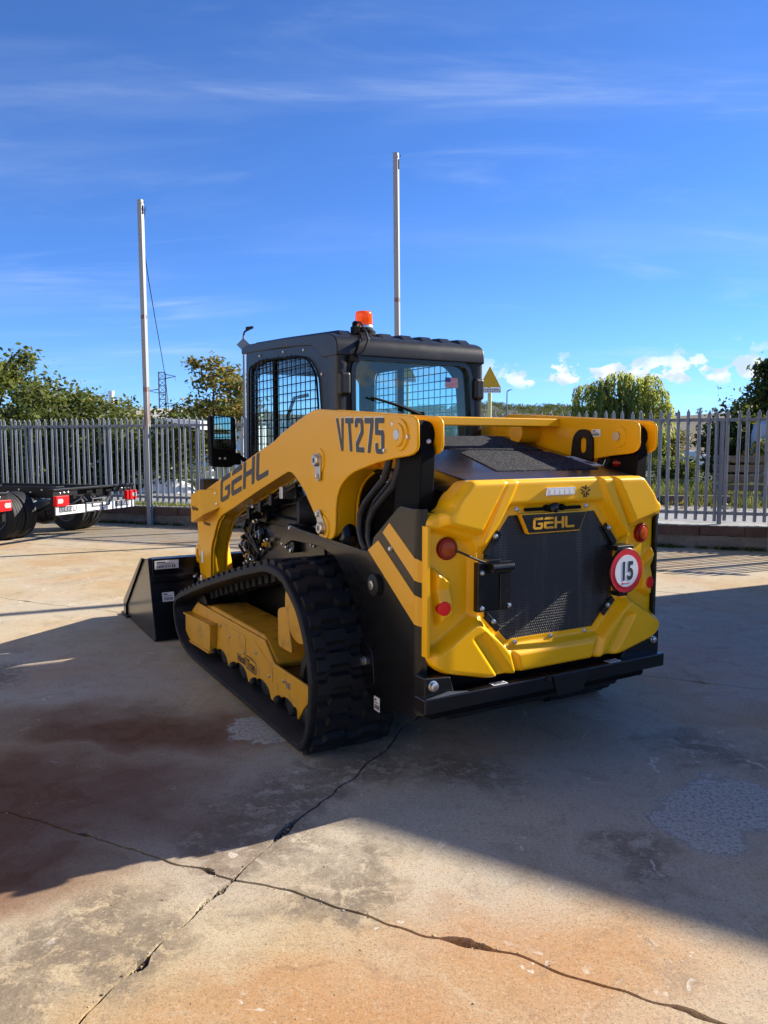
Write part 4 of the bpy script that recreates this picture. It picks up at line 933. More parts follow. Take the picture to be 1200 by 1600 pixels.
# speed disc
q = MB(); q.lathe([(.1, 0), (.104, .002), (.104, .010), (.102, .012)], (.372, -.034, .848), (0, -1, 0), 40); o = q.build('speed_disc', BLK, DOOR, smooth=30)
q = MB(); q.lathe([(.099, 0), (.099, .0015)], (.372, -.046, .848), (0, -1, 0), 40); q.build('red_ring', REDP, o, smooth=30)
q = MB(); q.lathe([(.073, 0), (.073, .0015)], (.372, -.0475, .848), (0, -1, 0), 40); q.build('white_face', WHT, o, smooth=30)
lettering('15', .116, GRYT, o, (.374, -.0492, .809), (R(90), 0, 0), sx=.72, align='CENTER', bold=.0035)
q = MB(); q.box2((.352, -.0500, .790), (.392, -.0492, .793)); q.lathe([(.005, 0), (.005, .001)], (.346, -.0492, .7915), (0, -1, 0), 8); q.build('small_print', REDP, o)
for a_, b_ in (((.325, -.036, .940), (.425, .03, .962)), ((.345, -.034, .730), (.40, .02, .75))):
    q = MB(); q.box2(a_, b_); q.build('disc_bracket', BLKS, o, bevel=.003)

# --- bumper
q = MB(); q.box2((-.712, -.045, .368), (.645, .03, .430)); BU = q.build('bumper', BLK, LD, bevel=.006)
q = MB(); q.prism([(-.708, .372), (-.56, .372), (-.56, .43), (-.58, .50), (-.70, .51)], 'y', -.03, .05); fixn(q.build('end_bracket', BLK, BU, bevel=.005))
q = MB(); q.prism([(.655, .372), (.40, .43), (.42, .455), (.50, .52), (.655, .53)], 'y', -.0, .05); fixn(q.build('end_bracket', BLK, BU, bevel=.005))
bolt(BU, (-.665, -.03, .477), (0, -1, 0), 1.9); bolt(BU, (.615, 0, .49), (0, -1, 0), 1.5)
q = MB(); q.prism([(-.70, .430), (-.60, .446), (-.50, .432)], 'y', -.044, -.036); fixn(q.build('torn_edge', STEEL, BU, smooth=None))
sticker(BU, (-.33, -.018, .430), (1, 0, 0), (0, 1, 0), (0, 0, 1), .075, .035, True); sticker(BU, (.33, -.018, .430), (1, 0, 0), (0, 1, 0), (0, 0, 1), .075, .035, True)
q = MB(); q.prism([(-.06, .427), (.16, .427), (.11, .335), (-.03, .335)], 'y', -.052, -.046); q.cyl((-.08, -.055, .418), (-.08, .02, .418), .014, 12); fixn(q.build('tow_plate', BLKS, BU, bevel=.004))
q = MB(); q.box2((-.42, .12, .30), (.42, .5, .38)); q.build('belly_guard', BLKM, BU, bevel=.02)

# --- hood top with anti-slip mats
k_ = .20; hz = lambda y: 1.277+k_*(y-.035)
q = MB(); T = [(-.47, .03), (.47, .03), (.50, .25), (.50, .98), (-.50, .98), (-.50, .25)]
q.add([(x, y, hz(y)) for x, y in T]+[(x*1.0, y, hz(y)-.02) for x, y in T], [tuple(range(6)), tuple(range(11, 5, -1))]+[(i, 6+i, 6+(i+1) % 6, (i+1) % 6) for i in range(6)])
HD = fixn(q.build('hood', BLK, LD, bevel=.004))
for sx in (-1, 1):
    q = MB(); q.add([(sx*.47, .032, 1.268), (sx*.50, .25, hz(.25)-.004), (sx*.50, .98, hz(.98)-.004), (sx*.58, .98, hz(.98)-.10), (sx*.58, .30, hz(.30)-.09), (sx*.515, .05, 1.225)], [(0, 1, 4, 5), (1, 2, 3, 4)])
    so_ = fixn(q.build('side_bevel', BLK, HD, smooth=None)); so_.modifiers.new('thick', 'SOLIDIFY').thickness = .008
q = MB(); q.box2((-.478, .022, 1.262), (.478, .034, 1.275)); q.build('rear_strip', STEEL, HD, bevel=.003)
def mat_pad(P, name='anti_slip_mat'):
    q = MB(); m = len(P); q.add([(x, y, hz(y)+.004) for x, y in P]+[(x, y, hz(y)-.001) for x, y in P], [tuple(range(m))]+[(i, m+i, m+(i+1) % m, (i+1) % m) for i in range(m)]); fixn(q.build(name, GRIT, HD, smooth=None))
mat_pad([(-.21, .165), (.39, .165), (.42, .25), (.42, .49), (.36, .53), (-.09, .56), (-.145, .53), (-.40, .36), (-.34, .24)][:0] or [(-.21, .16), (.395, .16), (.425, .40), (.43, .53), (-.05, .58), (-.14, .53)])
mat_pad([(-.12, .62), (.42, .575), (.44, .95), (-.30, .95), (-.40, .76), (-.20, .66)])
sticker(HD, (.455, .33, hz(.33)), (1, 0, 0), (0, 1, .2), (0, -.2, 1), .07, .20, True)
# black hooked lifting eye beside the right arm
q = MB(); plate(rpoly([(.345, 1.32), (.350, 1.455), (.385, 1.495), (.445, 1.495), (.485, 1.455), (.50, 1.32)], .04, 5), [rpoly([(.388, 1.375), (.388, 1.455), (.440, 1.455), (.440, 1.375)], .024, 5)], 'x', .535, .552, q); fixn(q.build('lifting_eye', BLKS, LD, smooth=None))
q = MB(); q.cyl((.585, .24, 1.325), (.61, .16, 1.325), .020, 14); q.build('red_coupling', REDL, LD)
sticker(LD, (.5505, .335, 1.475), (0, -1, 0), (0, 0, 1), (-1, 0, 0), .06, .036, True)

# --- lift arms
ARM = [(.099, 1.531), (.075, 1.520), (.063, 1.500), (.062, 1.413), (.075, 1.390), (.10, 1.378), (.13, 1.372), (.23, 1.362), (.381, 1.34), (.535, 1.308), (.60, 1.292), (.66, 1.268), (.71, 1.24), (.745, 1.21), (.771, 1.17), (.785, 1.12), (.79, 1.04), (.797, .995), (.815, .972), (.845, .958), (.88, .955), (.915, .962), (.94, .98), (.976, 1.02), (1.051, 1.088), (1.142, 1.17), (1.209, 1.216), (1.278, 1.253), (1.32, 1.268), (1.365, 1.270), (1.787, 1.153), (2.273, 1.01), (2.52, .94), (2.60, .90), (2.65, .85), (2.70, .78), (2.755, .72), (2.785, .64), (2.80, .45), (2.83, .26), (2.97, .22), (3.0, .40), (3.06, .50), (3.09, .62), (3.08, .75), (3.10, .85), (3.12, .98), (3.05, 1.05), (2.743, 1.133), (2.198, 1.274), (1.778, 1.384), (1.559, 1.437), (1.50, 1.460), (1.45, 1.480), (1.187, 1.553), (1.08, 1.580), (1.03, 1.590), (.979, 1.591), (.90, 1.586)]
CUT = .47
CORE = [p for p in ARM if p[0] > CUT]
def inset(P, d):
    out = []; m = len(P); ar = sum(P[i][0]*P[(i+1) % m][1]-P[(i+1) % m][0]*P[i][1] for i in range(m))
    for i in range(m):
        a, b, c = Vector(P[i-1]), Vector(P[i]), Vector(P[(i+1) % m]); t = ((b-a).normalized()+(c-b).normalized()).normalized(); n_ = Vector((-t.y, t.x))*(1 if ar > 0 else -1); out.append(tuple(b+n_*d))
    return out
for sx in (-1, 1):
    q = MB(); q.prism(ARM, 'x', sx*.682, sx*.668); A = fixn(q.build('lift_arm', YEL, LD, bevel=.007, seg=3))
    q = MB(); q.prism(inset(ARM, .001), 'x', sx*.566, sx*.552); fixn(q.build('inner_plate', YEL, A, bevel=.006))
    q = MB(); q.prism(inset(CORE, .006), 'x', sx*.6675, sx*.5665); fixn(q.build('box_section', YEL, A, bevel=.01))
    # webs of the front leg, opening to the inside
    zo = [(.95, 2.50, 2.68), (.90, 2.60, 2.80), (.80, 2.69, 2.89), (.67, 2.775, 2.93), (.58, 2.785, 2.88), (.48, 2.80, 2.84), (.24, 2.84, 2.85)]
    vs = []; 
    for z, yo, yi in zo:
        for t in (0, .35, .7, 1): vs.append((sx*(.666-.156*t), yo+(yi-yo)*t**.8, z))
    q = MB(); q.add(vs, [(i*4+k, i*4+k+1, (i+1)*4+k+1, (i+1)*4+k) for i in range(len(zo)-1) for k in range(3)]); o = fixn(q.build('leg_web', YEL, A, smooth=60)); o.modifiers.new('thick', 'SOLIDIFY').thickness = .012
    q = MB(); q.prism([(yi-.004, z) for z, yo, yi in zo]+[(2.98, .24), (3.08, .62), (3.0, 1.0), (2.7, 1.05)], 'x', sx*.512, sx*.498); fixn(q.build('leg_plate', YEL, A, bevel=.003))
    q = MB(); q.lathe([(.036, -.012), (.070, -.012), (.074, 0), (.070, .012), (.036, .012), (.034, 0), (.036, -.012)], (sx*.672, 3.085, .612), (sx, 0, 0), 28); q.build('tie_down_ring', YEL, A, smooth=40)
    # rear pin boss
    q = MB(); q.lathe([(.066, 0), (.064, .008), (.048, .009), (.046, .017), (.024, .018)], (sx*.682, .192, 1.457), (sx, 0, 0), 32); o = q.build('pin_boss', YEL, A)
    q = MB(); q.lathe([(.024, 0), (.024, .016), (.021, .020)], (sx*.682, .192, 1.457), (sx, 0, 0), 24); q.build('pin', PIN, o)
    q = MB(); q.lathe([(.055, 0), (.053, .006), (.024, .007), (.022, .012)], (sx*.552, .192, 1.457), (-sx, 0, 0), 32); q.build('inner_boss', YEL, o)
    q = MB(); q.lathe([(.023, 0), (.022, .017)], (sx*.552, .192, 1.457), (-sx, 0, 0), 24); q.build('inner_pin', PIN, o)
    bolt(A, (sx*.682, .130, 1.447), (sx, 0, 0), 1.0); bolt(A, (sx*.682, .247, 1.501), (sx, 0, 0), .9); bolt(A, (sx*.682, .317, 1.392), (sx, 0, 0), .9)
    # pivot pins with their keeper plates
    for (y0, z0), (y1, z1) in (((.958, 1.340), (.952, 1.262)), ((.912, 1.010), (.955, 1.074))):
        P0, P1_ = Vector((y0, z0)), Vector((y1, z1)); d = (P1_-P0).normalized(); n_ = Vector((-d.y, d.x)); pts_ = []
        for c, r_, a0 in ((P0, .036, 0), (P1_, .024, math.pi)):
            for k in range(9):
                a = a0+math.pi*k/8; v = n_*math.cos(a)*r_-d*math.sin(a)*r_; pts_.append(tuple(c+v))
        q = MB(); q.lathe([(.062, 0), (.060, .006), (.04, .007)], (sx*.682, y0, z0), (sx, 0, 0), 28); q.build('pivot_boss', YEL, A)
        q = MB(); q.prism(pts_, 'x', sx*.689, sx*.697); o = fixn(q.build('keeper_plate', STEEL, A, bevel=.002))
        q = MB(); q.lathe([(.030, 0), (.030, .014), (.026, .018), (.013, .018), (.012, .008)], (sx*.697, y0, z0), (sx, 0, 0), 24); q.build('pivot_pin', STEEL, o); bolt(o, (sx*.697, y1, z1), (sx, 0, 0), 1.2)
    # link tower between the plates at the rear
    q = MB(); q.prism(rpoly([(.245, 1.50), (.135, 1.50), (.09, 1.38), (.10, 1.22), (.13, 1.06), (.32, 1.06), (.29, 1.24), (.27, 1.36)], .02, 3), 'x', sx*.645, sx*.578); fixn(q.build('link_tower', BLKM, LD, bevel=.008))
    q = MB(); q.lathe([(.058, -.049), (.062, -.03), (.062, .03), (.058, .049)], (sx*.617, .17, 1.455), (1, 0, 0), 28); q.build('link_bushing', BLKM, LD); bolt(LD, (sx*.60, .108, 1.43), (0, -1, 0), .9)
    # lift cylinder and hoses
    q = MB(); q.cyl((sx*.60, .80, .93), (sx*.60, 1.02, 1.36), .052, 22); o = q.build('lift_cylinder', BLK, LD)
    q = MB(); q.cyl((sx*.60, .74, .90), (sx*.60, .80, .93), .060, 22); q.build('cylinder_cap', BLKS, o)
    for k, (dx, dy) in enumerate(((0, 0), (.030, -.035), (-.026, .028), (.05, .02))):
        pth = [(.30, 1.40), (.306, 1.34), (.343, 1.264), (.43, 1.205), (.515, 1.148), (.565, 1.09), (.572, 1.02), (.545, .965), (.5, .93)]
        q = MB(); q.tube([(sx*(.615+dx*.8), y+dy, z+dy*.5) for y, z in pth], .0165, 10); q.build('hydraulic_hose', HOSE, LD)
    # front light box on the arm
    q = MB(); q.add([(sx*.78, 2.70, 1.11), (sx*.78, 2.65, .93), (sx*.682, 2.586, 1.112), (sx*.682, 2.552, .992), (sx*.78, 2.91, 1.062), (sx*.78, 2.91, .863), (sx*.682, 2.98, 1.062), (sx*.682, 2.93, .862)], [(0, 1, 3, 2), (0, 4, 5, 1), (4, 6, 7, 5), (0, 2, 6, 4), (1, 5, 7, 3)])
    o = fixn(q.build('coupler_guard', YEL, A, bevel=.006))
    bolt(o, (sx*.695, 2.60, 1.085), (sx*.7, -.7, 0), .8); bolt(o, (sx*.695, 2.575, 1.015), (sx*.7, -.7, 0), .8)
    if sx < 0:
        lettering('High-Flow', .040, GRYT, o, (-.7815, 2.875, .960), (R(90), 0, R(-90)), shear=.15, sx=.9)
        sticker(A, (-.6825, 2.98, .60), (0, -1, 0), (0, 0, 1), (-1, 0, 0), .05, .09, False); lettering('E-H CONTROLS', .026, GRYT, A, (-.6838, 2.93, .845), (R(90), 0, R(-90)), sx=.85)
    q = MB(); q.box2((sx*.56, 2.93, 1.07), (sx*.68, 3.03, 1.17)); q.build('work_lamp', BLKS, A, bevel=.008)
    # steel pipes running below the boom
    for k in range(3):
        q = MB(); q.tube([(sx*(.575+.02*k), 1.40, 1.232-.018*k), (sx*(.575+.02*k), 1.9, 1.085-.018*k), (sx*(.575+.02*k), 2.40, .935-.02*k)], .010, 8); q.build('hydraulic_pipe', STEEL if k < 1 else BLKS, LD)
    for y in (1.55, 1.72, 1.9, 2.1):
        z = 1.27-.297*(y-1.365)-.07; q = MB(); q.box2((sx*.555, y, z-.035), (sx*.64, y+.045, z+.035)); q.build('pipe_clamp', STEEL if y == 1.55 else BLKS, LD, bevel=.004)
    # couplers and bracket at the front of the machine
    q = MB(); plate(rpoly([(2.02, .93), (2.02, 1.02), (2.20, 1.11), (2.32, 1.08), (2.38, .93)], .02, 3), [], 'x', sx*.53, sx*.555, q); o = fixn(q.build('front_bracket', BLKS, LD, bevel=.004))
    q = MB(); q.lathe([(.036, 0), (.036, .02), (.018, .026), (.012, .05)], (sx*.555, 2.235, 1.02), (sx, 0, 0), 18); q.build('coupler', STEEL, o)
    if sx < 0:
        sticker(o, (-.5562, 2.10, .995), (0, -1, 0), (0, 0, 1), (-1, 0, 0), .045, .045, False, 'warning_label', YELD)
        sticker(LD, (-.5205, .590, 1.272), (0, -1, 0), (0, 0, 1), (-1, 0, 0), .088, .058)
        sticker(LD, (-.595, 1.25, .975), (0, -1, 0), (1, 0, .15), (0, 0, 1), .17, .085, True)
    q = MB(); q.lathe([(.11, -.02), (.12, 0), (.11, .02)], (sx*.515, 2.29, .84), (sx, 0, 0), 26); q.build('hose_reel', BLK, LD)
    rg = random.Random(5+sx)
    for k in range(26):
        y, z = rg.uniform(2.02, 2.46), rg.uniform(.60, .95); r_ = rg.uniform(.010, .022); q = MB(); q.lathe([(r_, 0), (r_, .02), (r_*.7, .022), (r_*.6, .04)], (sx*rg.uniform(.505, .55), y, z), (sx, rg.uniform(-.5, .2), rg.uniform(-.3, .3)), 8); q.build('fitting', [STEEL, BLKS, BLKS, STEEL, MATS['yellow_decal']][k % 5] if k % 10 != 4 else STEEL, LD)
    for k in range(5):
        y0 = rg.uniform(2.05, 2.4); q = MB(); q.tube([(sx*.53, y0, .98), (sx*.56, y0+rg.uniform(-.1, .1), .85), (sx*.54, y0+rg.uniform(-.2, .2), .72), (sx*.51, y0+rg.uniform(-.1, .1), .62)], .011, 8); q.build('hydraulic_hose', HOSE, LD)
    q = MB(); plate(rpoly([(1.60, .79), (1.60, .95), (1.72, .95), (1.76, .79)], .01, 2), [], 'x', sx*.512, sx*.55, q); o = fixn(q.build('valve_block', BLKS, LD, bevel=.004))
    for y, z in ((1.64, .93), (1.63, .86), (1.70, .815), (1.63, .80), (1.76, .83)): bolt(o, (sx*.55, y, z), (sx, 0, 0), 1.5)
    for y, z in ((1.44, .855), (1.40, .85)): bolt(LD, (sx*.512, y, z), (sx, 0, 0), .9)
    q = MB(); q.lathe([(.07, 0), (.075, .1), (.06, .14)], (sx*.50, 1.30, 1.05), (sx, .3, 0), 20); q.build('rubber_boot', RUB, LD)
word('GEHL', lambda x, y: (-.682, 2.520-.890*x+.018*(1-y), 1.020+.235*x*.95+.168*y), GRYT, LD, (-1, 0, 0), .13)
word('VT275', lambda x, y: (-.682, .772-.428*x+.028*y*(1-x)-.02, 1.392-.012*x+.156*y), GRY2, LD, (-1, 0, 0), .14, th=.0008)
word('VT275', lambda x, y: (-.682, .770-.428*x+.028*y*(1-x)-.024, 1.389-.012*x+.152*y), GRYT, LD, (-1, 0, 0), .16, th=.0008, lift=.001)
q = MB(); q.box2((-.552, .60, 1.510), (.552, .66, 1.553)); q.build('cross_beam', YEL, LD, bevel=.006)
q = MB(); q.prism([(.552, .66), (.552, .86), (.53, .86), (.36, .66)], 'z', 1.535, 1.552); fixn(q.build('beam_gusset', YEL, LD, bevel=.003))
q = MB(); q.cyl((.55, .80, 1.48), (.42, .80, 1.48), .055, 20); q.build('arm_tube', YEL, LD)

# --- tracks
TP = [(.615, .012), (.70, 0), (1.2, 0), (1.8, 0), (2.30, 0), (2.52, .018), (2.70, .075), (2.80, .17), (2.835, .29), (2.79, .375), (2.68, .432), (2.17, .584), (1.55, .745), (1.15, .838), (1.02, .860), (.90, .857), (.80, .838), (.73, .80), (.66, .755), (.59, .69), (.52, .58), (.475, .46), (.462, .35), (.475, .24), (.51, .13), (.555, .052)]
def closed(P, n):
    P = [Vector(p) for p in P]; m = len(P); out = []
    for i in range(m):
        a, b, c, d = P[i-1], P[i], P[(i+1) % m], P[(i+2) % m]
        for k in range(24):
            t = k/24; out.append(.5*((2*b)+(c-a)*t+(2*a-5*b+4*c-d)*t*t+(3*b-a-3*c+d)*t**3))
    L = [0]
    for i in range(len(out)): L.append(L[-1]+(out[(i+1) % len(out)]-out[i]).length)
    res = []; j = 0
    for k in range(n):
        s_ = L[-1]*k/n
        while L[j+1] < s_: j += 1
        t = (s_-L[j])/(L[j+1]-L[j]); res.append(out[j]*(1-t)+out[(j+1) % len(out)]*t)
    return res, L[-1]
NB = 54; C_, TL = closed(TP, NB*6); m = len(C_)
tang = [(C_[(i+2) % m]-C_[i-2]).normalized() for i in range(m)]; nin = [Vector((-t.y, t.x)) for t in tang]   # inward normal (loop runs forward along the ground, back over the top)
zz = [(-.196, .012), (-.150, .012), (-.135, -.012), (-.045, -.012), (-.028, .014), (.028, .014), (.045, -.012), (.135, -.012), (.150, .012), (.196, .012)]
def bar_mesh():
    vs = []; fs = []; hw, ht = .037, .026
    for x, o_ in zz:
        vs += [(x, o_-hw, 0), (x, o_-hw*.66, ht), (x, o_+hw*.66, ht), (x, o_+hw, 0)]
    for i in range(len(zz)-1):
        for k in range(3): fs.append((i*4+k, i*4+k+1, (i+1)*4+k+1, (i+1)*4+k))
    e = (len(zz)-1)*4; fs += [(3, 2, 1, 0), (e, e+1, e+2, e+3)]
    q = MB(); q.add(vs, fs); return q.mesh('tread_bar', RUB, None)
BAR = bar_mesh()
bmb = bmesh.new(); bmb.from_mesh(BAR); bmesh.ops.recalc_face_normals(bmb, faces=bmb.faces); bmb.to_mesh(BAR); bmb.free()
for sx in (-1, 1):
    x0, x1 = sx*.725-.225, sx*.725+.225; xo = sx*.95; xi = sx*.5
    q = MB(); vs = []
    prof = [(x0, .034), (x0+.006, .028), (x1-.006, .028), (x1, .034), (x1, .060), (x1-.015, .066), (x0+.015, .066), (x0, .060)]
    for i in range(m):
        for x, d in prof: p = C_[i]+nin[i]*d; vs.append((x, p.x, p.y))
    n_ = len(prof); q.add(vs, [(i*n_+k, i*n_+(k+1) % n_, ((i+1) % m)*n_+(k+1) % n_, ((i+1) % m)*n_+k) for i in range(m) for k in range(n_)])
    TR = fixn(q.build('rubber_track', RUB, LD, smooth=40))
    for k in range(NB):
        i = k*6; p = C_[i]+nin[i]*.030; t = tang[i]; o_ = -nin[i]
        o = link('tread_bar', BAR, TR); o.matrix_local = Matrix(((1 if True else 1, 0, 0, sx*.725), (0, t.x, o_.x, p.x), (0, t.y, o_.y, p.y), (0, 0, 0, 1)))
    q = MB()
    for k in range(NB):
        i = k*6; p = C_[i]+nin[i]*.085; a = math.atan2(tang[i].y, tang[i].x)
        for dx in (-.055, .055): q.box((sx*.725+dx, p.x, p.y), (.045, .055, .05), (a, 0, 0))
    o = fixn(q.build('drive_lugs', RUB, TR, bevel=0, smooth=None)); o['kind'] = 'stuff'
    # undercarriage
    fr = [(2.70, .27), (2.72, .10), (2.64, .075), (2.20, .13)]
    for yr in (2.05, 1.70, 1.35, 1.0):
        fr += [(yr+.125, .085), (yr+.10, .125), (yr+.05, .146), (yr, .152), (yr-.05, .146), (yr-.10, .125), (yr-.125, .082)]
    fr += [(.86, .095), (.80, .16), (.74, .21), (.74, .285), (1.17, .285), (1.31, .380), (2.33, .362), (2.55, .36)]
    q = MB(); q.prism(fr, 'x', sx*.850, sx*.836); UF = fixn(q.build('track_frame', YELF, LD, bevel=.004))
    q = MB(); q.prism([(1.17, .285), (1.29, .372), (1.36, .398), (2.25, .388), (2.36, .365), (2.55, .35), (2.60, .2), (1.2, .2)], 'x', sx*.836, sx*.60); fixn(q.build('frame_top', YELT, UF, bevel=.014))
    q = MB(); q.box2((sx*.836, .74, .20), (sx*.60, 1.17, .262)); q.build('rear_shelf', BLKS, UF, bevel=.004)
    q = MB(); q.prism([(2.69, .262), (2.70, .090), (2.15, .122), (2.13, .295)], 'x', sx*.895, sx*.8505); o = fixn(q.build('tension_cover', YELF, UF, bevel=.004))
    q = MB(); q.prism([(2.71, .256), (2.71, .268), (2.115, .303), (2.115, .290)], 'x', sx*.906, sx*.851); fixn(q.build('cover_rim', YELF, o, bevel=.002))
    q = MB(); q.prism([(2.72, .080), (2.72, .092), (2.14, .124), (2.14, .112)], 'x', sx*.906, sx*.851); fixn(q.build('cover_rim', YELF, o, bevel=.002))
    q = MB(); q.prism([(2.02, .33), (1.62, .335), (1.60, .32), (1.60, .20), (2.02, .20)], 'x', sx*.850, sx*.8535); fixn(q.build('inspection_plate', YELF, UF, bevel=.0015))
    q = MB(); q.prism([(1.45, .345), (1.20, .26), (1.19, .18), (1.45, .18)], 'x', sx*.850, sx*.8535); fixn(q.build('inspection_plate', YELF, UF, bevel=.0015))
    for y, z in ((2.05, .305), (1.88, .27), (1.62, .235), (1.42, .285), (1.23, .205), (1.03, .235)): bolt(UF, (sx*.8535, y, z), (sx, 0, 0), .85)
    q = MB(); q.prism([(1.0, .21), (.96, .21), (.96, .24), (1.0, .24)], 'x', sx*.85, sx*.856); q.build('data_plate', STEEL, UF)
    for yr in (2.05, 1.70, 1.35, 1.0, .80):
        q = MB(); q.lathe([(.03, -.12), (.072, -.12), (.073, -.02), (.06, -.015), (.06, .015), (.073, .02), (.072, .105), (.064, .110), (.04, .112), (.03, .118)], (sx*.725, yr, .138), (sx, 0, 0), 30); o = q.build('roller', ROLM, UF)
        q = MB(); q.lathe([(.022, 0), (.022, .02), (.014, .03)], (sx*.850, yr+.10, .118), (sx, 0, 0), 12); q.build('roller_bolt', RUB, o)
    q = MB(); q.lathe([(.05, -.12), (.19, -.12), (.20, -.03), (.17, -.02), (.17, .02), (.20, .03), (.19, .10), (.08, .105)], (sx*.725, 2.57, .258), (sx, 0, 0), 40); q.build('idler', BLKS, UF)
    q = MB(); q.lathe([(.05, -.10), (.19, -.10), (.20, 0), (.19, .09), (.14, .095), (.12, .06)], (sx*.725, .73, .27), (sx, 0, 0), 40); q.build('idler', BLKS, UF)
    q = MB(); q.lathe([(.05, -.1), (.17, -.1), (.18, 0), (.17, .09), (.10, .1)], (sx*.725, .93, .615), (sx, 0, 0), 36); q.build('drive_sprocket', YELF, UF)
    q = MB(); q.prism(rpoly([(1.24, .36), (1.24, .56), (1.13, .59), (1.05, .36)], .03, 4), 'x', sx*.80, sx*.786); fixn(q.build('motor_guard', YELF, UF, bevel=.004))
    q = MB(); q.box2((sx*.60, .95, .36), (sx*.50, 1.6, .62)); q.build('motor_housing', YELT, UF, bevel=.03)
    if sx < 0:
        t_ = lettering('Ideal', .068, GRYT, UF, (-.8545, 1.735, .168), (R(90), 0, R(-90)), sx=1.0, bold=.0004)
        t_ = lettering('Trax', .068, GRYT, UF, (-.8545, 1.578, .168), (R(90), 0, R(-90)), sx=1.0, bold=.0004)
        bx = rpoly([(1.592, .156), (1.425, .156), (1.425, .223), (1.50, .232), (1.592, .234)], .014, 4); q = MB(); plate(bx, [inset(bx, .005)], 'x', -.8548, -.8538, q); fixn(q.build('logo_frame', GRYT, UF, smooth=None))

# --- bucket on the front
BW = 1.02
BP = [(3.33, .565), (3.17, .585), (3.00, .02), (3.04, .0), (4.02, .0), (4.03, .12)]
q = MB(); q.prism([(3.17, .585), (3.00, .02), (3.04, .0), (4.02, .0), (4.02, .022), (3.10, .03), (3.06, .06), (3.20, .585)], 'x', -BW, BW); BK = fixn(q.build('bucket', BLK, LD, bevel=.004))
for sx in (-1, 1):
    q = MB(); q.prism(BP, 'x', sx*(BW+.012), sx*(BW-.012)); o = fixn(q.build('side_plate', BLK, BK, bevel=.004))
    q = MB(); q.prism([(3.345, .570), (3.29, .575), (3.955, .10), (3.955, .0), (4.04, .0), (4.04, .13)], 'x', sx*(BW+.026), sx*(BW+.0125)); fixn(q.build('edge_strip', BLK, o, bevel=.003))
q = MB(); q.prism([(3.135, .455), (3.135, .585), (3.20, .59), (3.28, .575), (3.20, .45)], 'x', -BW+.012, BW-.012); fixn(q.build('top_rail', BLK, BK, bevel=.004))
q = MB(); q.prism([(3.06, .435), (3.14, .455), (3.20, .45), (3.14, .425)], 'x', -BW+.012, BW-.012); fixn(q.build('lip', BLK, BK, bevel=.003))
q = MB(); q.prism([(3.9, -.003), (4.12, -.003), (4.12, .02), (3.9, .024)], 'x', -BW-.03, BW+.03); fixn(q.build('cutting_edge', BLKS, BK, smooth=None))
sticker(BK, (-.905, 3.1345, .540), (1, 0, 0), (0, 0, 1), (0, -1, 0), .175, .062, True); sticker(BK, (-.915, 3.070, .312), (1, 0, 0), (0, .28, 1), (0, -1, .28), .085, .064, True)
for sx in (-1, 1):
    q = MB(); q.box2((sx*.62, 3.0, .25), (sx*.50, 3.16, .50)); q.build('hinge_block', BLKS, BK, bevel=.01)
    q = MB(); q.cyl((sx*.70, 2.95, .35), (sx*.48, 2.95, .35), .035, 16); q.cyl((sx*.70, 3.05, .42), (sx*.48, 3.05, .42), .02, 12); q.build('hinge_pin', STEEL, BK)
    q = MB(); q.tube([(sx*.705, 2.93, .47), (sx*.71, 2.90, .44), (sx*.71, 2.90, .31)], .012, 8); q.cyl((sx*.69, 3.10, .46), (sx*.76, 2.93, .47), .009, 8); q.build('latch_rod', STEEL, BK)

# --- cab
CAB = link('cab', None, LD)
SO = rpoly([(1.21, 1.0), (1.21, 1.90), (1.36, 1.965), (2.56, 2.035), (2.58, 1.0)], .03, 3)
SH = rpoly([(1.335, 1.10), (1.385, 1.62), (1.41, 1.80), (1.52, 1.895), (1.66, 1.925), (2.25, 1.955), (2.47, 1.93), (2.50, 1.10)], .05, 4)
for sx in (-1, 1):
    q = MB(); plate(SO, [SH], 'x', sx*.475, sx*.445, q); o = fixn(q.build('side_frame', BLKS, CAB, smooth=None))
    bm = MB(); zr = np.arange(1.02, 2.0, .050); yr = np.arange(1.30, 2.56, .066)
    for z in zr:
        ys = [y for y in np.arange(1.30, 2.56, .01) if inside((y, z), SH)]
        if len(ys) > 2: bm.cyl((sx*.489, min(ys)-.015, z), (sx*.489, max(ys)+.015, z), .0031, 5)
    for y in yr:
        zs = [z for z in np.arange(1.02, 2.0, .01) if inside((y, z), SH)]
        if len(zs) > 2: bm.cyl((sx*.484, y, min(zs)-.015), (sx*.484, y, max(zs)+.015), .0031, 5)
    bm.tube([(sx*.487, y, z) for y, z in SH+SH[:1]], .006, 6, False)
    bm.build('guard_mesh', BLKM, o)
    q = MB(); q.prism(SH, 'x', sx*.458, sx*.462); fixn(q.build('side_window', CLEAR, o, smooth=None))
    q = MB(); q.box2((sx*.452, 2.05, 1.08), (sx*.470, 2.10, 1.96)); q.build('window_bar', BLKM, o)
    for y, z in ((1.60, 1.955), (1.36, 1.80), (1.345, 1.52), (1.9, 1.975), (2.3, 1.99)): bolt(o, (sx*.475, y, z), (sx, 0, 0), .8)
    q = MB(); q.prism(rpoly([(sx*.478, 1.17), (sx*.478, 1.30), (sx*.40, 1.26), (sx*.40, 1.175)], .025, 4), 'z', 1.10, 1.94); fixn(q.build('rear_post', PLAS, CAB, smooth=50))
    q = MB(); q.box2((sx*.472, 1.145, 1.675), (sx*.405, 1.20, 1.80)); q.build('post_cover', PLAS, CAB, bevel=.018, seg=3)
WO = [(-.42, 1.18), (-.42, 1.94), (.42, 1.94), (.42, 1.18)]; WH = rpoly([(-.355, 1.25), (-.370, 1.60), (-.372, 1.872), (.372, 1.872), (.395, 1.60), (.40, 1.25)], .075, 6)
q = MB(); plate(WO, [WH], 'y', 1.185, 1.215, q); o = fixn(q.build('rear_frame', PLAS, CAB, smooth=None))
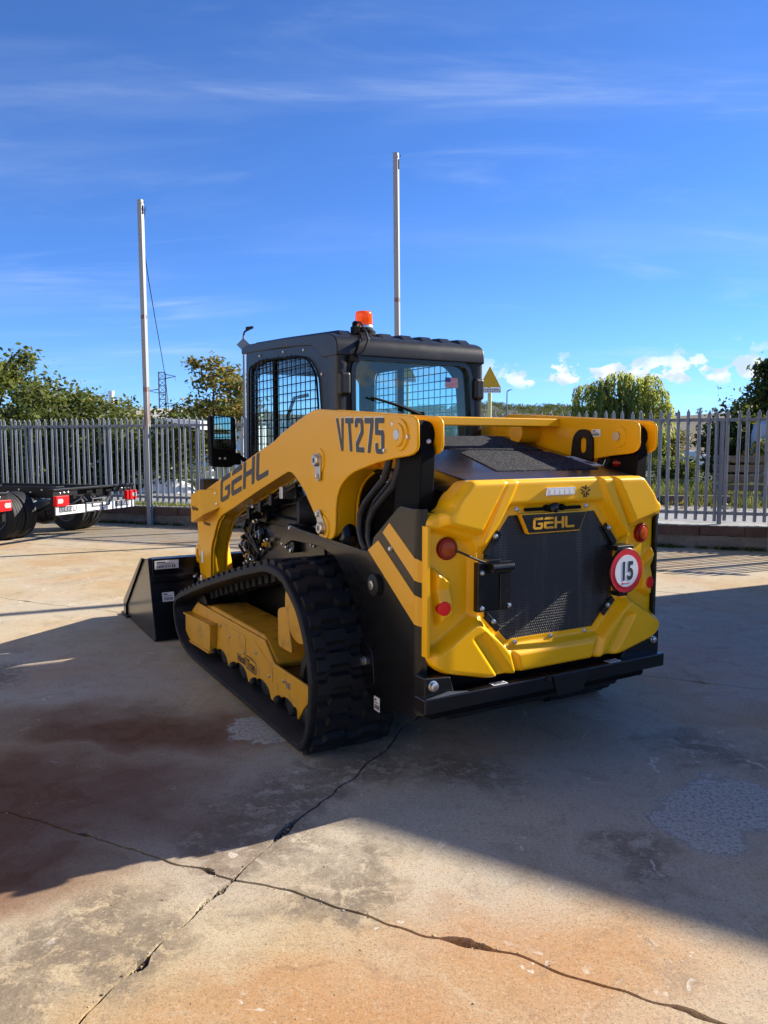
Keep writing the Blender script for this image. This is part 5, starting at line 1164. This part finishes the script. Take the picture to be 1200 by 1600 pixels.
q = MB(); plate(rpoly([(p[0]*1.0, p[1]) for p in inset(WH, -.022)], 0), [inset(WH, .004)], 'y', 1.170, 1.19, q); fixn(q.build('window_seal', BLK, o, smooth=None))
q = MB(); q.prism(WH, 'y', 1.196, 1.200); RW = fixn(q.build('rear_window', GLASS, o, smooth=None))
# flag sticker on the rear window
fx0, fx1, fz0, fz1 = .222, .312, 1.752, 1.800
q = MB(); q.add([(fx0, 1.1935, fz0-.010), (fx1, 1.1935, fz0-.010), (fx1, 1.1935, fz1), (fx0, 1.1935, fz1)], [(0, 1, 2, 3)])
q.mi = 1
for k in range(0, 13, 2):
    a, b_ = fz1-(fz1-fz0)*k/13, fz1-(fz1-fz0)*(k+1)/13; q.add([(fx0, 1.1928, b_), (fx1, 1.1928, b_), (fx1, 1.1928, a), (fx0, 1.1928, a)], [(0, 1, 2, 3)])
q.add([(fx0+.004, 1.1928, fz0-.0075), (fx1-.004, 1.1928, fz0-.0075), (fx1-.004, 1.1928, fz0-.0035), (fx0+.004, 1.1928, fz0-.0035)], [(0, 1, 2, 3)])
q.mi = 2; q.add([(fx0, 1.1922, fz1-.026), (fx0+.038, 1.1922, fz1-.026), (fx0+.038, 1.1922, fz1), (fx0, 1.1922, fz1)], [(0, 1, 2, 3)])
q.build('flag_sticker', [WHT, REDP, NAVY], RW, smooth=None)
q = MB(); q.tube([(.03, 1.162, 1.585), (-.10, 1.158, 1.628), (-.275, 1.168, 1.672)], [.012, .009, .006], 8); q.box2((-.01, 1.155, 1.565), (.06, 1.185, 1.60)); q.build('wiper', BLKM, o)
# front door frame, interior
q = MB(); plate([(-.46, 1.0), (-.46, 2.0), (.46, 2.0), (.46, 1.0)], [rpoly([(-.40, 1.08), (-.40, 1.90), (.40, 1.90), (.40, 1.08)], .06, 5)], 'y', 2.54, 2.575, q); o = fixn(q.build('front_frame', BLKS, CAB, smooth=None))
q = MB(); q.prism(rpoly([(-.40, 1.08), (-.40, 1.90), (.40, 1.90), (.40, 1.08)], .06, 5), 'y', 2.555, 2.559); fixn(q.build('front_window', CLEAR, o, smooth=None))
q = MB(); q.box2((-.44, 1.24, 1.925), (.44, 2.53, 1.95)); q.build('headliner', BLKM, CAB)
q = MB(); q.box2((-.22, 1.34, 1.12), (.22, 1.46, 1.47)); q.box2((-.24, 1.40, 1.12), (.24, 1.95, 1.28)); S_ = q.build('seat', BLKM, CAB, bevel=.05, seg=3)
for sx in (-1, 1):
    q = MB(); q.box2((sx*.34, 1.5, 1.28), (sx*.26, 1.95, 1.34)); q.cyl((sx*.30, 1.92, 1.34), (sx*.31, 1.96, 1.48), .022, 10); q.build('armrest', BLKM, S_, bevel=.01)
q = MB(); q.tube([(-.30, 2.2, 1.2), (-.32, 2.22, 1.6), (-.28, 2.2, 1.72), (-.20, 2.15, 1.74)], .013, 8); q.build('grab_handle', BLKM, CAB)
q = MB(); q.box2((.34, 2.40, 1.66), (.44, 2.46, 1.92)); q.build('monitor', BLKM, CAB, bevel=.01)
RP = rpoly([(1.165, 1.885), (1.170, 1.975), (1.26, 2.012), (2.0, 2.060), (2.52, 2.088), (2.64, 2.070), (2.64, 2.035), (1.9, 2.000), (1.46, 1.965), (1.34, 1.885)], [.01, .05, .05, .0, .05, .02, .01, .1, .06, .03], 4)
q = MB(); q.prism(RP, 'x', -.482, .482); RF = fixn(q.build('roof', PLAS, CAB, bevel=.035, seg=4))
for k in range(7):
    x = -.39+k*.13; P = [(1.21, 1.985), (1.27, 2.014), (2.0, 2.061), (2.50, 2.088), (2.58, 2.085)]
    vs = []
    for y, z in P:
        for dx, dz in ((-.047, -.006), (-.034, .015), (.034, .015), (.047, -.006)): vs.append((x+dx, y, z+dz*(1 if 1.25 < y < 2.55 else .1)))
    q = MB(); q.add(vs, [(i*4+j, i*4+j+1, (i+1)*4+j+1, (i+1)*4+j) for i in range(len(P)-1) for j in range(3)]); fixn(q.build('roof_rib', PLAS, RF, bevel=.004))
# beacon
bx, by, bz = -.232, 1.33, 2.03
q = MB(); q.lathe([(.066, -.012), (.066, .012), (.052, .020), (.050, .030)], (bx, by, bz), (0, 0, 1), 30); BC = q.build('beacon', BLKM, CAB)
q = MB(); q.lathe([(.0505, .030), (.0515, .040), (.0505, .043)], (bx, by, bz), (0, 0, 1), 30); q.build('base_ring', STEEL, BC)
q = MB(); q.lathe([(.048, .044), (.050, .050), (.0475, .062), (.0495, .066), (.047, .078), (.049, .082), (.0465, .094), (.048, .098), (.046, .112), (.040, .120), (.02, .123)], (bx, by, bz), (0, 0, 1), 30); q.build('lens', BEAC, BC, smooth=60)
q = MB(); q.cyl((bx-.075, by-.03, bz+.0), (bx-.070, by-.03, bz+.055), .016, 10); q.box2((bx-.09, by-.05, bz-.02), (bx-.05, by-.01, bz+.03)); q.build('clamp', BLKM, BC, bevel=.003)
q = MB(); q.tube([(bx-.075, by-.03, bz+.055), (bx-.055, by-.06, bz+.05), (bx-.05, by-.12, bz-.01), (bx-.07, by-.178, bz-.06), (bx-.10, by-.185, bz-.12), (bx-.135, by-.18, bz-.15)], .006, 8); q.build('cable', HOSE, BC)
q = MB(); q.tube([(bx-.07, by-.10, bz-.03), (bx-.12, by-.172, bz-.07), (bx-.155, by-.175, bz-.15), (bx-.16, by-.17, bz-.17)], .007, 8); q.box2((bx-.185, by-.185, bz-.175), (bx-.13, by-.165, bz-.145)); q.build('plug', BLKM, BC)
# mirror on the left front
q = MB(); q.prism(rpoly([(-.745, 1.268), (-.752, 1.61), (-.585, 1.60), (-.572, 1.29), (-.61, 1.262)], .03, 4), 'y', 2.505, 2.59); MI = fixn(q.build('mirror', BLKM, CAB, bevel=.012))
q = MB(); q.prism(rpoly([(-.733, 1.388), (-.737, 1.612), (-.585, 1.600), (-.578, 1.375)], .022, 4), 'y', 2.490, 2.504); fixn(q.build('mirror_rim', BLKS, MI, bevel=.003))
q = MB(); q.prism(rpoly([(-.728, 1.394), (-.732, 1.606), (-.590, 1.594), (-.583, 1.381)], .02, 4), 'y', 2.4868, 2.4898); fixn(q.build('mirror_glass', MIRR, MI, smooth=None))
q = MB(); q.tube([(-.60, 2.56, 1.33), (-.52, 2.58, 1.33), (-.46, 2.57, 1.28)], .016, 10); q.box2((-.60, 2.50, 1.28), (-.545, 2.57, 1.36)); q.build('mirror_arm', BLKM, MI, bevel=.004)
for x in (-.69, -.655): bolt(MI, (x, 2.504, 1.325), (0, -1, 0), .7)

# ---------------------------------------------------------------- bare truck chassis at the left
def truck(p, az, label, full):
    """frame: x right, y forward, z up; origin on the ground under the tail"""
    t = thing('truck_chassis', label, 'truck', p, az, 'bare black truck chassis at the left')
    for sx in (-1, 1):
        q = MB(); q.box2((sx*.40, .10, .60), (sx*.345, 5.2, .77)); o = q.build('frame_rail', BLKS, t, bevel=.006)
        for k in range(9): bolt(o, (sx*.40, .25+k*.22, .72-.04*(k % 2)), (sx, 0, 0), 1.4)
        q = MB(); q.box2((sx*.90, .02, .665), (sx*.40, .12, .745)); q.build('tail_bar', BLKS, t, bevel=.006)
        q = MB(); q.prism([(sx*.90, .672), (sx*.65, .672), (sx*.65, .535), (sx*.68, .522), (sx*.90, .527)], 'y', -.045, .02); o = fixn(q.build('tail_lamp', RED, t, bevel=.008))
        q = MB(); q.prism([(sx*.885, .632), (sx*.79, .634), (sx*.77, .60), (sx*.79, .566), (sx*.885, .565)], 'y', -.052, -.044); fixn(fixn(q.build('lens', LENSG, o, bevel=.004)))
        q = MB(); q.box2((sx*.86, .03, .38), (sx*.80, .10, .70)); q.build('bumper_hanger', BLKS, t, bevel=.005)
        for k in range(3): bolt(t, (sx*(.60+.08*k), .02, .71), (0, -1, 0), 1.2)
        for xo in (.60, .84):
            q = MB(); q.lathe([(.20, -.10), (.30, -.112), (.345, -.100), (.352, -.085), (.352, -.052), (.344, -.050), (.344, -.042), (.352, -.040), (.352, -.004), (.344, -.002), (.344, .004), (.352, .006), (.352, .04), (.344, .042), (.344, .05), (.352, .052), (.352, .085), (.345, .100), (.30, .112), (.20, .10)], (sx*xo, 1.05, .352), (sx, 0, 0), 40); wh = q.build('wheel', RUBT, t, smooth=30)
            q = MB(); q.lathe([(.20, -.10), (.205, -.115), (.195, -.11), (.185, -.03), (.06, -.02), (.06, .05), (.185, .04), (.195, .11), (.205, .115), (.20, .10)], (sx*xo, 1.05, .352), (sx, 0, 0), 32); q.build('rim', GALV, wh)
            for k in range(6):
                a = k*math.pi/3; bolt(wh, (sx*(xo-.03), 1.05+.12*math.cos(a), .352+.12*math.sin(a)), (-sx, 0, 0), 1.6)
        q = MB(); q.tube([(sx*.44, .35, .56), (sx*.44, .7, .42), (sx*.44, 1.05, .40), (sx*.44, 1.45, .44), (sx*.44, 1.75, .58)], .035, 8); q.build('leaf_spring', BLKS, t)
    q = MB(); q.box2((-.90, .0, .745), (.90, .12, .775)); q.box2((-.40, .12, .62), (.40, .17, .75)); q.build('tail_cross_member', BLKS, t, bevel=.005)
    q = MB(); q.box2((-.05, -.02, .66), (.10, .02, .73)); q.box2((-.25, -.015, .68), (-.12, .01, .72)); q.box2((.18, -.015, .68), (.36, .01, .715)); q.build('tail_bracket', BLKM, t, bevel=.004)
    for y in (.9, 2.2): 
        q = MB(); q.box2((-.345, y, .64), (.345, y+.08, .74)); q.build('cross_member', BLKS, t, bevel=.005)
    q = MB(); q.lathe([(.055, -.55), (.06, -.24), (.17, -.12), (.20, 0), (.17, .12), (.06, .24), (.055, .55)], (0, 1.05, .352), (1, 0, 0), 22); q.build('rear_axle', BLKS, t)
    q = MB(); q.lathe([(.14, 0), (.15, .03), (.10, .09), (.05, .1)], (0, .90, .352), (0, -1, 0), 20); q.build('axle_cover', BLKS, t)
    q = MB(); q.tube([(-.3, .3, .62), (-.2, .6, .5), (.1, .8, .55), (.3, .5, .6)], .014, 6); q.tube([(-.1, .2, .6), (0, .5, .48), (.05, .8, .5)], .012, 6); q.build('brake_pipe', STEEL, t)
    q = MB(); q.cyl((-.30, 2.6, .45), (-.30, 4.0, .45), .16, 20); q.build('air_tank', BLKS, t)
    q = MB(); q.box2((.38, 2.5, .30), (.80, 3.6, .72)); q.build('fuel_tank', BLKM, t, bevel=.04)
    if full:
        q = MB(); q.box2((-.88, -.012, .398), (.86, .012, .520)); bd = q.build('bumper_board', WHP, t, bevel=.004)
        for x in (-.81, .43): 
            q = MB(); q.box2((x-.02, -.0136, .43), (x+.24, -.0122, .517)); q.build('grey_panel', GALV, bd)
        for x in (-.83, .38): lettering('ISUZU', .118, GRYT, bd, (x, -.0142, .432), (R(90), 0, 0), sx=1.12, bold=.0015)
        q = MB()
        for x0, x1, z0, z1 in ((-.28, .10, .40, .54), (-.14, .26, .47, .60)):
            L = [(x0, z0), (x1, z0), (x1, z1), (x0, z1)]; plate(L, [inset(L, .022)], 'y', -.028, -.014, q)
        fixn(q.build('plate_holder', pmat('grey_plastic', (.10, .105, .11), .5), bd, smooth=None))
TA = math.atan2(.943, .333)          # right hand of the trucks, measured from +X
truck((-4.42, 11.72, 0), TA, 'black truck chassis with white tail board and red lamps, the one shown whole', True)
truck((-5.36, 9.40, 0), TA, 'black truck chassis cut by the left edge, only wheel and one lamp showing', False)
